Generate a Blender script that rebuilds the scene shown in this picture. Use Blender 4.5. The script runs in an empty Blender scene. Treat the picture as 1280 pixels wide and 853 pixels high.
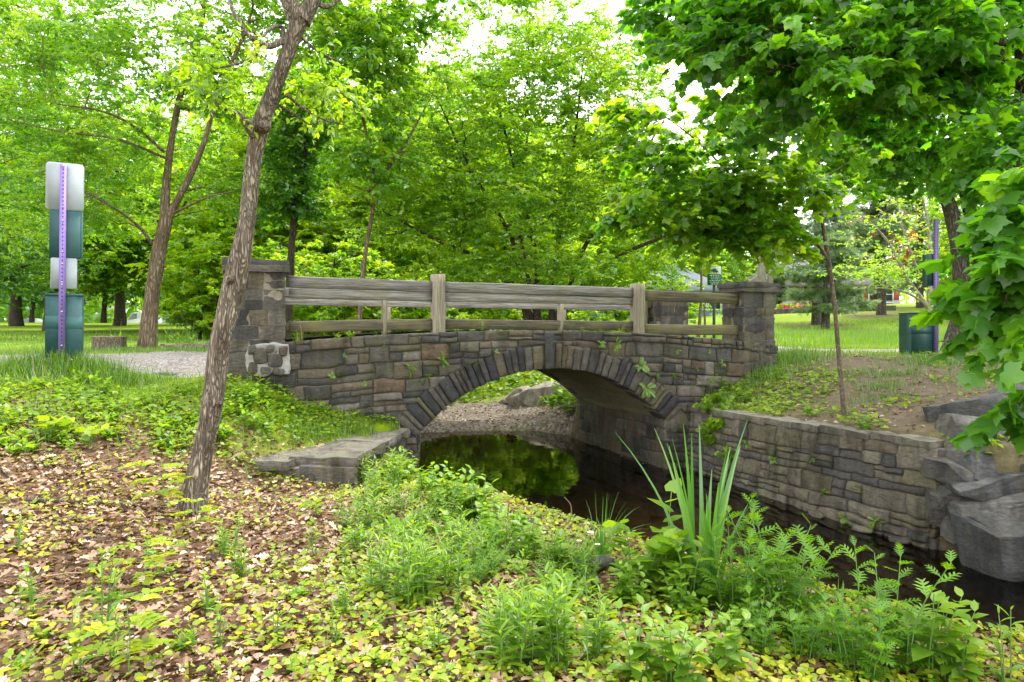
import bpy, math, random
import numpy as np
from mathutils import Vector

R = random.Random(11)
rng = np.random.default_rng(7)
scene = bpy.context.scene
COL = scene.collection
rad = math.radians

# camera constants (24 mm lens on a 36 mm sensor, eye 2.2 m above the water)
FPX, HY, CZ = 853.0, 412.0, 2.2


def P(px, py, Y):
    """point at distance Y seen at a given place of the photograph (used to measure positions)"""
    return np.array(((px - 640) / FPX * Y, Y, CZ - (py - HY) / FPX * Y))


# ----------------------------------------------------------------- noise
def _h(ix, iy, iz, s=0):
    n = (ix.astype(np.int64) * 374761393 + iy.astype(np.int64) * 668265263 + iz.astype(np.int64) * 1274126177 + s * 974711) & 0xffffffff
    n = ((n ^ (n >> 13)) * 1103515245) & 0xffffffff
    n = ((n ^ (n >> 16)) * 2654435761) & 0xffffffff
    return ((n ^ (n >> 15)) & 0xffff) / 65535.0


def vn(p, scale=1.0, seed=0):
    p = np.asarray(p, float) * scale
    i = np.floor(p)
    f = p - i
    f = f * f * (3 - 2 * f)
    i = i.astype(np.int64)
    x, y, z = i[..., 0], i[..., 1], i[..., 2]
    fx, fy, fz = f[..., 0], f[..., 1], f[..., 2]
    def c(a, b, d): return _h(x + a, y + b, z + d, seed)
    x00 = c(0, 0, 0) * (1 - fx) + c(1, 0, 0) * fx
    x10 = c(0, 1, 0) * (1 - fx) + c(1, 1, 0) * fx
    x01 = c(0, 0, 1) * (1 - fx) + c(1, 0, 1) * fx
    x11 = c(0, 1, 1) * (1 - fx) + c(1, 1, 1) * fx
    return ((x00 * (1 - fy) + x10 * fy) * (1 - fz) + (x01 * (1 - fy) + x11 * fy) * fz) * 2 - 1


def fbm(p, scale=1.0, octs=3, seed=0):
    a, t, s = 1.0, 0.0, scale
    for k in range(octs):
        t = t + a * vn(p, s, seed + k)
        a *= 0.5
        s *= 2.1
    return t


def n2(x, y, scale=1.0, octs=3, seed=0):
    return fbm(np.stack([x, y, np.zeros_like(x) + 0.37], -1), scale, octs, seed)


def nrmz(v):
    v = np.asarray(v, float)
    return v / np.maximum(np.linalg.norm(v, axis=-1, keepdims=True), 1e-9)


# ----------------------------------------------------------------- mesh builder
class MB:
    def __init__(s):
        s.v, s.f, s.r, s.m, s.n = [], [], [], [], 0

    def add(s, verts, faces, rnd=0.5, mat=0):
        verts = np.asarray(verts, float).reshape(-1, 3)
        faces = np.asarray(faces, np.int64)
        s.v.append(verts)
        s.f.append(faces + s.n)
        r = np.asarray(rnd, float)
        s.r.append(np.full(len(verts), float(r)) if r.ndim == 0 else r)
        s.m.append(np.full(len(faces), mat, np.int32))
        s.n += len(verts)
        return s

    def grid(s, pts, rnd=0.5, mat=0, flip=False):
        n, m = pts.shape[:2]
        i = np.arange(n * m).reshape(n, m)
        q = np.stack([i[:-1, :-1], i[1:, :-1], i[1:, 1:], i[:-1, 1:]], -1).reshape(-1, 4)
        if flip:
            q = q[:, ::-1]
        return s.add(pts.reshape(-1, 3), q, rnd, mat)

    def box(s, lo, hi, rnd=0.5, mat=0, M=None):
        x0, y0, z0 = lo; x1, y1, z1 = hi
        v = np.array([(x0, y0, z0), (x1, y0, z0), (x1, y1, z0), (x0, y1, z0), (x0, y0, z1), (x1, y0, z1), (x1, y1, z1), (x0, y1, z1)], float)
        if M is not None:
            v = np.array([M(p) for p in v])
        f = [(0, 3, 2, 1), (4, 5, 6, 7), (0, 1, 5, 4), (1, 2, 6, 5), (2, 3, 7, 6), (3, 0, 4, 7)]
        return s.add(v, f, rnd, mat)

    def tube(s, pts, rr, sides=6, rnd=0.5, mat=0, cap=True, bark=0.0, seed=0):
        pts = np.asarray(pts, float); n = len(pts)
        rr = np.broadcast_to(np.asarray(rr, float), (n,))
        t = nrmz(np.gradient(pts, axis=0))
        a = np.array((1.0, 0, 0)) if abs(t[0][0]) < 0.8 else np.array((0, 1.0, 0))
        N = np.empty((n, 3)); cur = a
        for i in range(n):
            cur = cur - t[i] * cur.dot(t[i])
            cur = cur / max(np.linalg.norm(cur), 1e-9)
            N[i] = cur
        B = np.cross(t, N)
        ang = np.arange(sides) * 2 * np.pi / sides
        d = N[:, None, :] * np.cos(ang)[None, :, None] + B[:, None, :] * np.sin(ang)[None, :, None]
        V = pts[:, None, :] + d * rr[:, None, None]
        if bark:
            q = V.copy(); q[..., 2] *= 0.22
            k = 1 + bark * (0.6 * fbm(q, 9.0, 2, seed) + 0.7 * fbm(V, 2.2, 2, seed + 5))
            V = pts[:, None, :] + d * (rr[:, None] * k)[..., None]
        i = np.arange(n * sides).reshape(n, sides)
        j = np.roll(i, -1, axis=1)
        q = np.stack([i[:-1], j[:-1], j[1:], i[1:]], -1).reshape(-1, 4)
        s.add(V.reshape(-1, 3), q, rnd, mat)
        if cap:
            for row, sg in ((0, 1), (n - 1, -1)):
                c = V[row]
                vv = np.vstack([c, pts[row][None]])
                k = np.arange(sides)
                f = np.stack([k, np.full(sides, sides), np.roll(k, -1)], -1)
                s.add(vv, f if sg > 0 else f[:, ::-1], rnd, mat)
        return s

    def build(s, name, mats, parent=None, loc=None, smooth=False):
        me = bpy.data.meshes.new(name)
        V = np.concatenate(s.v) if s.v else np.zeros((0, 3))
        if loc is not None:
            V = V - np.asarray(loc, float)
        me.vertices.add(len(V))
        me.vertices.foreach_set('co', V.astype(np.float32).ravel())
        lt = np.concatenate([np.full(len(f), f.shape[1], np.int64) for f in s.f])
        lv = np.concatenate([f.ravel() for f in s.f])
        me.loops.add(len(lv))
        me.loops.foreach_set('vertex_index', lv.astype(np.int32))
        me.polygons.add(len(lt))
        st = np.concatenate([[0], np.cumsum(lt)[:-1]])
        me.polygons.foreach_set('loop_start', st.astype(np.int32))
        me.polygons.foreach_set('material_index', np.concatenate(s.m))
        if smooth:
            me.polygons.foreach_set('use_smooth', np.ones(len(lt), bool))
        at = me.attributes.new('rnd', 'FLOAT', 'POINT')
        at.data.foreach_set('value', np.concatenate(s.r).astype(np.float32))
        me.update(calc_edges=True)
        for m in (mats if isinstance(mats, (list, tuple)) else [mats]):
            me.materials.append(m)
        o = bpy.data.objects.new(name, me)
        COL.objects.link(o)
        if parent is not None:
            o.parent = parent
        elif loc is not None:
            o.location = loc
        return o


def tag(o, label=None, cat=None, group=None, kind=None):
    if label: o['label'] = label
    if cat: o['category'] = cat
    if group: o['group'] = group
    if kind: o['kind'] = kind
    return o


def empty(name, loc, label, cat, group=None, rz=0.0):
    o = bpy.data.objects.new(name, None)
    COL.objects.link(o)
    o.location = loc
    o.rotation_euler = (0, 0, rz)
    o.empty_display_size = 0.1
    return tag(o, label, cat, group)


def dup(root, loc, rz=0.0, sc=1.0, label=None, group=None, tilt=(0, 0)):
    r = root.copy(); COL.objects.link(r)
    r.location = loc; r.rotation_euler = (tilt[0], tilt[1], rz); r.scale = (sc, sc, sc)
    if label: r['label'] = label
    if group: r['group'] = group
    for ch in list(root.children):
        c = ch.copy(); COL.objects.link(c); c.parent = r
        for g in list(ch.children):
            d = g.copy(); COL.objects.link(d); d.parent = c
    return r


def catmull(pts, k=6):
    pts = np.asarray(pts, float)
    p = np.vstack([2 * pts[0] - pts[1], pts, 2 * pts[-1] - pts[-2]])
    out = []
    for i in range(1, len(p) - 2):
        for t in np.arange(k) / k:
            a, b, c, d = p[i - 1], p[i], p[i + 1], p[i + 2]
            out.append(0.5 * (2 * b + (c - a) * t + (2 * a - 5 * b + 4 * c - d) * t * t + (3 * b - a - 3 * c + d) * t ** 3))
    out.append(pts[-1])
    return np.array(out)


# ----------------------------------------------------------------- materials
def newmat(name):
    m = bpy.data.materials.new(name); m.use_nodes = True
    nt = m.node_tree; nt.nodes.clear()
    out = nt.nodes.new('ShaderNodeOutputMaterial')
    return m, nt, out


def ramp(nt, fac, stops, interp='LINEAR'):
    r = nt.nodes.new('ShaderNodeValToRGB')
    r.color_ramp.interpolation = interp
    e = r.color_ramp.elements
    while len(e) < len(stops): e.new(0.5)
    for el, (p, c) in zip(e, stops):
        el.position = p; el.color = (*c, 1) if len(c) == 3 else c
    if fac is not None: nt.links.new(fac, r.inputs[0])
    return r.outputs[0]


def noise(nt, scale, detail=4, rough=0.55, vec=None, dist=0.0):
    n = nt.nodes.new('ShaderNodeTexNoise')
    n.inputs['Scale'].default_value = scale; n.inputs['Detail'].default_value = detail
    n.inputs['Roughness'].default_value = rough; n.inputs['Distortion'].default_value = dist
    if vec is not None: nt.links.new(vec, n.inputs['Vector'])
    return n.outputs['Fac']


def coords(nt, scale=(1, 1, 1), kind='Object'):
    t = nt.nodes.new('ShaderNodeTexCoord'); mp = nt.nodes.new('ShaderNodeMapping')
    mp.inputs['Scale'].default_value = scale
    nt.links.new(t.outputs[kind], mp.inputs['Vector'])
    return mp.outputs[0]


def attr(nt, name='rnd'):
    a = nt.nodes.new('ShaderNodeAttribute'); a.attribute_name = name
    return a.outputs['Fac']


def mixc(nt, fac, a, b, mode='MIX'):
    m = nt.nodes.new('ShaderNodeMix'); m.data_type = 'RGBA'; m.blend_type = mode
    for sock, val in ((m.inputs[0], fac), (m.inputs[6], a), (m.inputs[7], b)):
        if isinstance(val, (int, float)): sock.default_value = val
        elif isinstance(val, tuple): sock.default_value = (*val, 1) if len(val) == 3 else val
        else: nt.links.new(val, sock)
    return m.outputs[2]


def mth(nt, op, a, b=None, clamp=False):
    m = nt.nodes.new('ShaderNodeMath'); m.operation = op; m.use_clamp = clamp
    for sock, val in ((m.inputs[0], a), (m.inputs[1], b)):
        if val is None: continue
        if isinstance(val, (int, float)): sock.default_value = val
        else: nt.links.new(val, sock)
    return m.outputs[0]


def principled(nt, out, col, rough=0.8, bump=None, bstr=0.3, bdist=0.02, metal=0.0, spec=0.4):
    b = nt.nodes.new('ShaderNodeBsdfPrincipled')
    if isinstance(col, tuple): b.inputs['Base Color'].default_value = (*col, 1)
    else: nt.links.new(col, b.inputs['Base Color'])
    if isinstance(rough, (int, float)): b.inputs['Roughness'].default_value = rough
    else: nt.links.new(rough, b.inputs['Roughness'])
    b.inputs['Metallic'].default_value = metal
    b.inputs['Specular IOR Level'].default_value = spec
    if bump is not None:
        bn = nt.nodes.new('ShaderNodeBump')
        bn.inputs['Strength'].default_value = bstr; bn.inputs['Distance'].default_value = bdist
        nt.links.new(bump, bn.inputs['Height']); nt.links.new(bn.outputs[0], b.inputs['Normal'])
    nt.links.new(b.outputs[0], out.inputs[0])
    return b


def leafmat(name, cols, trans=2.5, tfac=0.55, gloss=0.07, rough=0.42):
    """leaf: reflecting upper side, light coming through, a little sheen; colour varies leaf by leaf"""
    m, nt, out = newmat(name)
    n = len(cols)
    c = ramp(nt, attr(nt), [(i / max(n - 1, 1), k) for i, k in enumerate(cols)])
    d = nt.nodes.new('ShaderNodeBsdfDiffuse'); nt.links.new(c, d.inputs[0])
    t = nt.nodes.new('ShaderNodeBsdfTranslucent')
    tc = mixc(nt, 1.0, c, (trans * 1.2, trans * 1.1, trans * 0.35), 'MULTIPLY')
    nt.links.new(tc, t.inputs[0])
    mx = nt.nodes.new('ShaderNodeMixShader'); mx.inputs[0].default_value = tfac
    nt.links.new(d.outputs[0], mx.inputs[1]); nt.links.new(t.outputs[0], mx.inputs[2])
    g = nt.nodes.new('ShaderNodeBsdfGlossy'); g.inputs['Roughness'].default_value = rough
    m2 = nt.nodes.new('ShaderNodeMixShader'); m2.inputs[0].default_value = gloss
    nt.links.new(mx.outputs[0], m2.inputs[1]); nt.links.new(g.outputs[0], m2.inputs[2])
    nt.links.new(m2.outputs[0], out.inputs[0])
    return m


def plain(name, col, rough=0.6, metal=0.0, var=0.12, scale=8.0, bstr=0.0, spec=0.4):
    m, nt, out = newmat(name)
    f = noise(nt, scale, 4, 0.6, coords(nt))
    lo = tuple(max(0, c * (1 - var)) for c in col); hi = tuple(c * (1 + var) for c in col)
    c = ramp(nt, f, [(0.3, lo), (0.7, hi)])
    principled(nt, out, c, rough, f if bstr else None, bstr, 0.01, metal, spec)
    return m


M = {}
# greens
M['leaf_elm'] = leafmat('leaf_elm', [(0.055, 0.155, 0.014), (0.10, 0.23, 0.016), (0.155, 0.29, 0.018), (0.26, 0.35, 0.02)], trans=2.7, gloss=0.10, rough=0.36)
M['leaf_yellow'] = leafmat('leaf_yellow', [(0.07, 0.17, 0.006), (0.13, 0.25, 0.007), (0.19, 0.31, 0.008), (0.30, 0.35, 0.012)])
M['leaf_central'] = leafmat('leaf_central', [(0.05, 0.14, 0.005), (0.10, 0.22, 0.007), (0.16, 0.285, 0.008), (0.26, 0.34, 0.010)], trans=2.7, gloss=0.09, rough=0.36)
M['leaf_dark'] = leafmat('leaf_dark', [(0.028, 0.10, 0.010), (0.045, 0.145, 0.012), (0.07, 0.19, 0.014), (0.12, 0.23, 0.016)], gloss=.09, rough=.38)
M['leaf_maple'] = leafmat('leaf_maple', [(0.03, 0.11, 0.010), (0.05, 0.16, 0.010), (0.085, 0.22, 0.010), (0.15, 0.28, 0.012)], gloss=0.05, trans=2.8)
M['leaf_sapling'] = leafmat('leaf_sapling', [(0.05, 0.15, 0.012), (0.09, 0.22, 0.010), (0.15, 0.28, 0.012), (0.25, 0.34, 0.014)], gloss=0.06)
M['leaf_pine'] = leafmat('leaf_pine', [(0.10, 0.18, 0.10), (0.15, 0.24, 0.14), (0.20, 0.29, 0.17)], trans=1.6, tfac=0.4)
M['leaf_red'] = leafmat('leaf_red', [(0.13, 0.03, 0.02), (0.22, 0.05, 0.03), (0.25, 0.10, 0.05)])
M['leaf_herb'] = leafmat('leaf_herb', [(0.08, 0.18, 0.012), (0.125, 0.245, 0.015), (0.175, 0.30, 0.02), (0.24, 0.35, 0.025)], trans=2.0, tfac=0.45, gloss=0.035)
M['leaf_mugwort'] = leafmat('leaf_mugwort', [(0.075, 0.19, 0.012), (0.12, 0.26, 0.014), (0.17, 0.32, 0.018)], trans=2.0, tfac=0.45, gloss=0.035)
M['leaf_cover'] = leafmat('leaf_cover', [(0.09, 0.19, 0.015), (0.15, 0.26, 0.018), (0.25, 0.34, 0.018), (0.46, 0.43, 0.025)], trans=1.8, tfac=0.4, gloss=0.03)
M['leaf_iris'] = leafmat('leaf_iris', [(0.06, 0.18, 0.03), (0.09, 0.24, 0.04), (0.16, 0.32, 0.05)], trans=1.5, tfac=0.4)
M['grass'] = leafmat('grass', [(0.05, 0.14, 0.012), (0.09, 0.20, 0.015), (0.15, 0.27, 0.02), (0.24, 0.30, 0.04)], trans=1.5, tfac=0.4)
M['leaf_fern'] = leafmat('leaf_fern', [(0.08, 0.20, 0.01), (0.16, 0.30, 0.012), (0.26, 0.36, 0.02)], trans=1.5, tfac=0.4)
M['litter'] = leafmat('litter', [(0.045, 0.022, 0.012), (0.14, 0.072, 0.04), (0.25, 0.145, 0.085), (0.37, 0.25, 0.16), (0.58, 0.46, 0.33)], trans=1.0, tfac=0.12, gloss=0.03)
M['stem_green'] = plain('stem_green', (0.12, 0.22, 0.05), 0.6)
M['stem_brown'] = plain('stem_brown', (0.16, 0.11, 0.07), 0.8)
M['petal_white'] = plain('petal_white', (0.75, 0.72, 0.78), 0.7)
M['petal_purple'] = plain('petal_purple', (0.16, 0.07, 0.22), 0.7)
M['petal_pink'] = plain('petal_pink', (0.75, 0.12, 0.16), 0.7)


def barkmat(name, dark, mid, light, zs=0.18, scale=14.0, bstr=1.0):
    m, nt, out = newmat(name)
    v = coords(nt, (1, 1, zs))
    n1 = noise(nt, scale, 6, 0.62, v, 0.4)
    vo = nt.nodes.new('ShaderNodeTexVoronoi'); vo.feature = 'DISTANCE_TO_EDGE'; vo.inputs['Scale'].default_value = scale * 2.3
    wv = nt.nodes.new('ShaderNodeVectorMath'); wv.operation = 'ADD'
    nz = nt.nodes.new('ShaderNodeTexNoise'); nz.inputs['Scale'].default_value = scale * 0.8; nt.links.new(v, nz.inputs['Vector'])
    sc = nt.nodes.new('ShaderNodeVectorMath'); sc.operation = 'SCALE'; sc.inputs['Scale'].default_value = 0.16
    nt.links.new(nz.outputs['Color'], sc.inputs[0])
    nt.links.new(v, wv.inputs[0]); nt.links.new(sc.outputs[0], wv.inputs[1]); nt.links.new(wv.outputs[0], vo.inputs['Vector'])
    e = ramp(nt, vo.outputs['Distance'], [(0.0, (0, 0, 0)), (0.28, (1, 1, 1))])
    c = ramp(nt, n1, [(0.25, dark), (0.5, mid), (0.75, light)])
    c2 = mixc(nt, mth(nt, 'ADD', mth(nt, 'MULTIPLY', e, .75), .25), tuple(k * 0.6 for k in dark), c)
    big = noise(nt, 2.3, 4, 0.6, coords(nt))
    c3 = mixc(nt, ramp(nt, big, [(0.5, (0, 0, 0)), (0.75, (0.6, 0.6, 0.6))]), c2, mixc(nt, 0.5, c2, (0.05, 0.045, 0.03)))
    h = mth(nt, 'ADD', mth(nt, 'MULTIPLY', n1, 0.6), mth(nt, 'MULTIPLY', e, 0.6))
    principled(nt, out, c3, 0.9, h, bstr, 0.03, 0, 0.2)
    return m


M['bark_near'] = barkmat('bark_near', (0.075, 0.055, 0.038), (0.29, 0.235, 0.17), (0.60, 0.52, 0.41), 0.2, 17.0, 1.0)
M['bark_elm'] = barkmat('bark_elm', (0.10, 0.07, 0.045), (0.24, 0.175, 0.115), (0.36, 0.29, 0.20), 0.2, 9.0)
M['bark_dark'] = barkmat('bark_dark', (0.035, 0.027, 0.02), (0.09, 0.07, 0.05), (0.15, 0.12, 0.09), 0.25, 10.0)
M['bark_smooth'] = barkmat('bark_smooth', (0.10, 0.075, 0.05), (0.19, 0.15, 0.105), (0.29, 0.24, 0.17), 0.5, 10.0, 0.3)
M['bark_maple'] = barkmat('bark_maple', (0.05, 0.042, 0.034), (0.12, 0.10, 0.08), (0.27, 0.24, 0.20), 0.3, 9.0)
M['bark_pale'] = barkmat('bark_pale', (0.20, 0.17, 0.14), (0.34, 0.30, 0.25), (0.48, 0.44, 0.38), 0.4, 9.0, 0.3)


def stonemat(name, stops, moss=0.35, streak=1.0, light=1.0):
    m, nt, out = newmat(name)
    v = coords(nt)
    base = ramp(nt, attr(nt), stops)
    n1 = noise(nt, 3.4, 8, 0.65, v)
    n2_ = noise(nt, 17, 9, 0.78, coords(nt, (1, 1, 2.6)), 0.5)
    c = mixc(nt, 1.0, base, ramp(nt, n2_, [(0.3, (0.28, 0.28, 0.29)), (0.48, (0.85, 0.84, 0.82)), (0.6, (1.15, 1.1, 1.0)), (0.74, (2.3, 2.2, 2.0))]), 'MULTIPLY')
    rust = ramp(nt, noise(nt, 5.5, 5, 0.7, coords(nt, (1.3, 1.3, 1.0))), [(0.56, (0, 0, 0)), (0.72, (1, 1, 1))])
    c = mixc(nt, mth(nt, 'MULTIPLY', rust, 0.35), c, (0.17, 0.10, 0.05))
    lich = ramp(nt, noise(nt, 11, 6, 0.75, v), [(0.60, (0, 0, 0)), (0.72, (1, 1, 1))])
    c = mixc(nt, mth(nt, 'MULTIPLY', lich, 0.4), c, (0.30, 0.29, 0.25))
    ms = ramp(nt, n1, [(0.52, (0, 0, 0)), (0.66, (1, 1, 1))])
    c = mixc(nt, mth(nt, 'MULTIPLY', ms, moss), c, (0.12, 0.125, 0.03))
    h = mth(nt, 'ADD', n2_, mth(nt, 'MULTIPLY', n1, 0.8))
    st_ = ramp(nt, noise(nt, 3.0, 5, 0.65, coords(nt, (1.6, 1.6, .35))), [(0.36, (0.45, 0.44, 0.43)), (0.55, (1.0, 1.0, 1.0))])
    c = mixc(nt, 1.0, c, st_, 'MULTIPLY')
    principled(nt, out, c, ramp(nt, n2_, [(0.3, (0.55,) * 3), (0.7, (0.85,) * 3)]), h, 1.0, 0.045, 0, 0.4)
    return m


ST = [(0.0, (0.05, 0.048, 0.047)), (0.25, (0.088, 0.084, 0.08)), (0.45, (0.145, 0.135, 0.115)), (0.65, (0.17, 0.14, 0.095)),
      (0.78, (0.12, 0.115, 0.08)), (0.9, (0.24, 0.22, 0.19)), (1.0, (0.17, 0.115, 0.075))]
M['stone'] = stonemat('stone', ST, 0.5)
STD = [(0.0, (0.045, 0.046, 0.05)), (0.35, (0.08, 0.078, 0.078)), (0.65, (0.14, 0.128, 0.105)), (0.85, (0.18, 0.145, 0.095)), (1.0, (0.15, 0.15, 0.07))]
M['stone_dark'] = stonemat('stone_dark', STD, 0.2)
STW = [(0.0, (0.11, 0.107, 0.105)), (0.3, (0.17, 0.16, 0.14)), (0.6, (0.23, 0.20, 0.145)), (0.8, (0.29, 0.265, 0.21)), (1.0, (0.19, 0.17, 0.10))]
M['stone_wall'] = stonemat('stone_wall', STW, 0.45)
M['boulder'] = stonemat('boulder', [(0.0, (0.095, 0.098, 0.10)), (0.5, (0.145, 0.147, 0.147)), (1.0, (0.19, 0.18, 0.165))], 0.3)
M['slab'] = stonemat('slab', [(0.0, (0.20, 0.185, 0.15)), (0.5, (0.26, 0.24, 0.19)), (1.0, (0.30, 0.28, 0.24))], 0.35)
M['rock_tan'] = stonemat('rock_tan', [(0.0, (0.30, 0.25, 0.19)), (1.0, (0.36, 0.32, 0.26))], 0.15)


def mortarmat(name, a, b, moss=0.5):
    m, nt, out = newmat(name)
    v = coords(nt)
    n1 = noise(nt, 5, 6, 0.7, v); n3 = noise(nt, 40, 4, 0.6, v)
    c = mixc(nt, n3, a, b)
    c = mixc(nt, mth(nt, 'MULTIPLY', ramp(nt, n1, [(0.45, (0, 0, 0)), (0.62, (1, 1, 1))]), moss), c, (0.09, 0.085, 0.035))
    principled(nt, out, c, 0.95, n3, 0.6, 0.02, 0, 0.2)
    return m


M['mortar'] = mortarmat('mortar', (0.085, 0.075, 0.055), (0.24, 0.21, 0.16))
M['mortar_pale'] = mortarmat('mortar_pale', (0.20, 0.195, 0.18), (0.40, 0.39, 0.36), 0.3)


def soffitmat():
    m, nt, out = newmat('soffit')
    v = coords(nt)
    n1 = noise(nt, 2.2, 7, 0.7, v); n3 = noise(nt, 30, 5, 0.65, v)
    c = ramp(nt, n1, [(0.3, (0.20, 0.15, 0.10)), (0.5, (0.30, 0.25, 0.16)), (0.65, (0.23, 0.235, 0.09)), (0.8, (0.42, 0.38, 0.30))])
    c = mixc(nt, 1.0, c, ramp(nt, n3, [(0.3, (0.6, 0.6, 0.6)), (0.7, (1.3, 1.3, 1.3))]), 'MULTIPLY')
    principled(nt, out, c, 0.8, n3, 0.6, 0.02, 0, 0.3)
    return m


M['soffit'] = soffitmat()


def woodmat(name, dark, light, moss):
    m, nt, out = newmat(name)
    v = coords(nt, (1.2, 14, 14), 'UV') if False else coords(nt)
    at = nt.nodes.new('ShaderNodeAttribute'); at.attribute_name = 'gr'
    mp = nt.nodes.new('ShaderNodeMapping'); mp.inputs['Scale'].default_value = (1.1, 22, 22)
    nt.links.new(at.outputs['Vector'], mp.inputs['Vector'])
    g = noise(nt, 2.2, 8, 0.72, mp.outputs[0], 0.35)
    big = noise(nt, 2.0, 5, 0.65, v)
    c = ramp(nt, g, [(0.3, tuple(k * 0.3 for k in dark)), (0.42, dark), (0.55, tuple(.5 * (p + q) for p, q in zip(dark, light))), (0.72, tuple(q * 1.2 for q in light))])
    c = mixc(nt, 1.0, c, ramp(nt, attr(nt), [(0, (0.75, 0.75, 0.75)), (1, (1.2, 1.18, 1.12))]), 'MULTIPLY')
    c = mixc(nt, mth(nt, 'MULTIPLY', ramp(nt, big, [(0.44, (0, 0, 0)), (0.66, (1, 1, 1))]), moss), c, (0.17, 0.17, 0.04))
    principled(nt, out, c, 0.85, g, 0.8, 0.012, 0, 0.25)
    return m


M['wood_grey'] = woodmat('wood_grey', (0.13, 0.12, 0.11), (0.34, 0.325, 0.30), 0.3)
M['wood_moss'] = woodmat('wood_moss', (0.075, 0.065, 0.042), (0.17, 0.15, 0.10), 0.55)
M['wood_post'] = woodmat('wood_post', (0.16, 0.14, 0.105), (0.35, 0.315, 0.24), 0.3)

M['panel_white'] = plain('panel_white', (0.31, 0.35, 0.36), 0.5, 0.0, 0.07, 6)
M['box_green'] = plain('box_green', (0.026, 0.085, 0.085), 0.6, 0.0, 0.2, 5)
M['box_band'] = plain('box_band', (0.04, 0.125, 0.12), 0.6, 0.0, 0.1, 5)
M['box_dark'] = plain('box_dark', (0.018, 0.06, 0.052), 0.45, 0.0, 0.15, 5)
M['post_purple'] = plain('post_purple', (0.23, 0.15, 0.43), 0.45, 0.2, 0.12, 10)
M['post_violet'] = plain('post_violet', (0.15, 0.105, 0.28), 0.5, 0.2, 0.15, 10)  # right signpost's purple, its shade darkened into the colour
M['hole'] = plain('hole', (0.02, 0.015, 0.025), 0.9)
M['bolt'] = plain('bolt', (0.4, 0.4, 0.42), 0.35, 0.9)
M['sign_green'] = plain('sign_green', (0.010, 0.115, 0.06), 0.45)
M['sign_white'] = plain('sign_white', (0.55, 0.58, 0.56), 0.5)
M['post_black'] = plain('post_black', (0.03, 0.05, 0.045), 0.5)
M['white_paint'] = plain('white_paint', (0.72, 0.72, 0.72), 0.5)
M['blue_paint'] = plain('blue_paint', (0.14, 0.21, 0.32), 0.6)
M['red_brick'] = plain('red_brick', (0.36, 0.06, 0.055), 0.8, 0, 0.2, 3)
M['roof_grey'] = plain('roof_grey', (0.15, 0.14, 0.135), 0.85, 0, 0.12, 6)
M['roof_pale'] = plain('roof_pale', (0.17, 0.19, 0.22), 0.8, 0, 0.1, 6)
M['house_white'] = plain('house_white', (0.32, 0.33, 0.33), 0.8, 0, 0.06, 2)
M['glass'] = plain('glass', (0.035, 0.05, 0.065), 0.12, 0, 0.2, 1, 0, 0.8)
M['tyre'] = plain('tyre', (0.02, 0.02, 0.02), 0.9)
M['rim'] = plain('rim', (0.4, 0.4, 0.42), 0.4, 0.7)
M['car_white'] = plain('car_white', (0.75, 0.76, 0.78), 0.25, 0, 0.03)
M['car_silver'] = plain('car_silver', (0.45, 0.47, 0.5), 0.25, 0.4, 0.03)
M['lamp_red'] = plain('lamp_red', (0.4, 0.02, 0.02), 0.3)
M['cut_wood'] = plain('cut_wood', (0.33, 0.25, 0.16), 0.9, 0, 0.3, 14)
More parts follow.
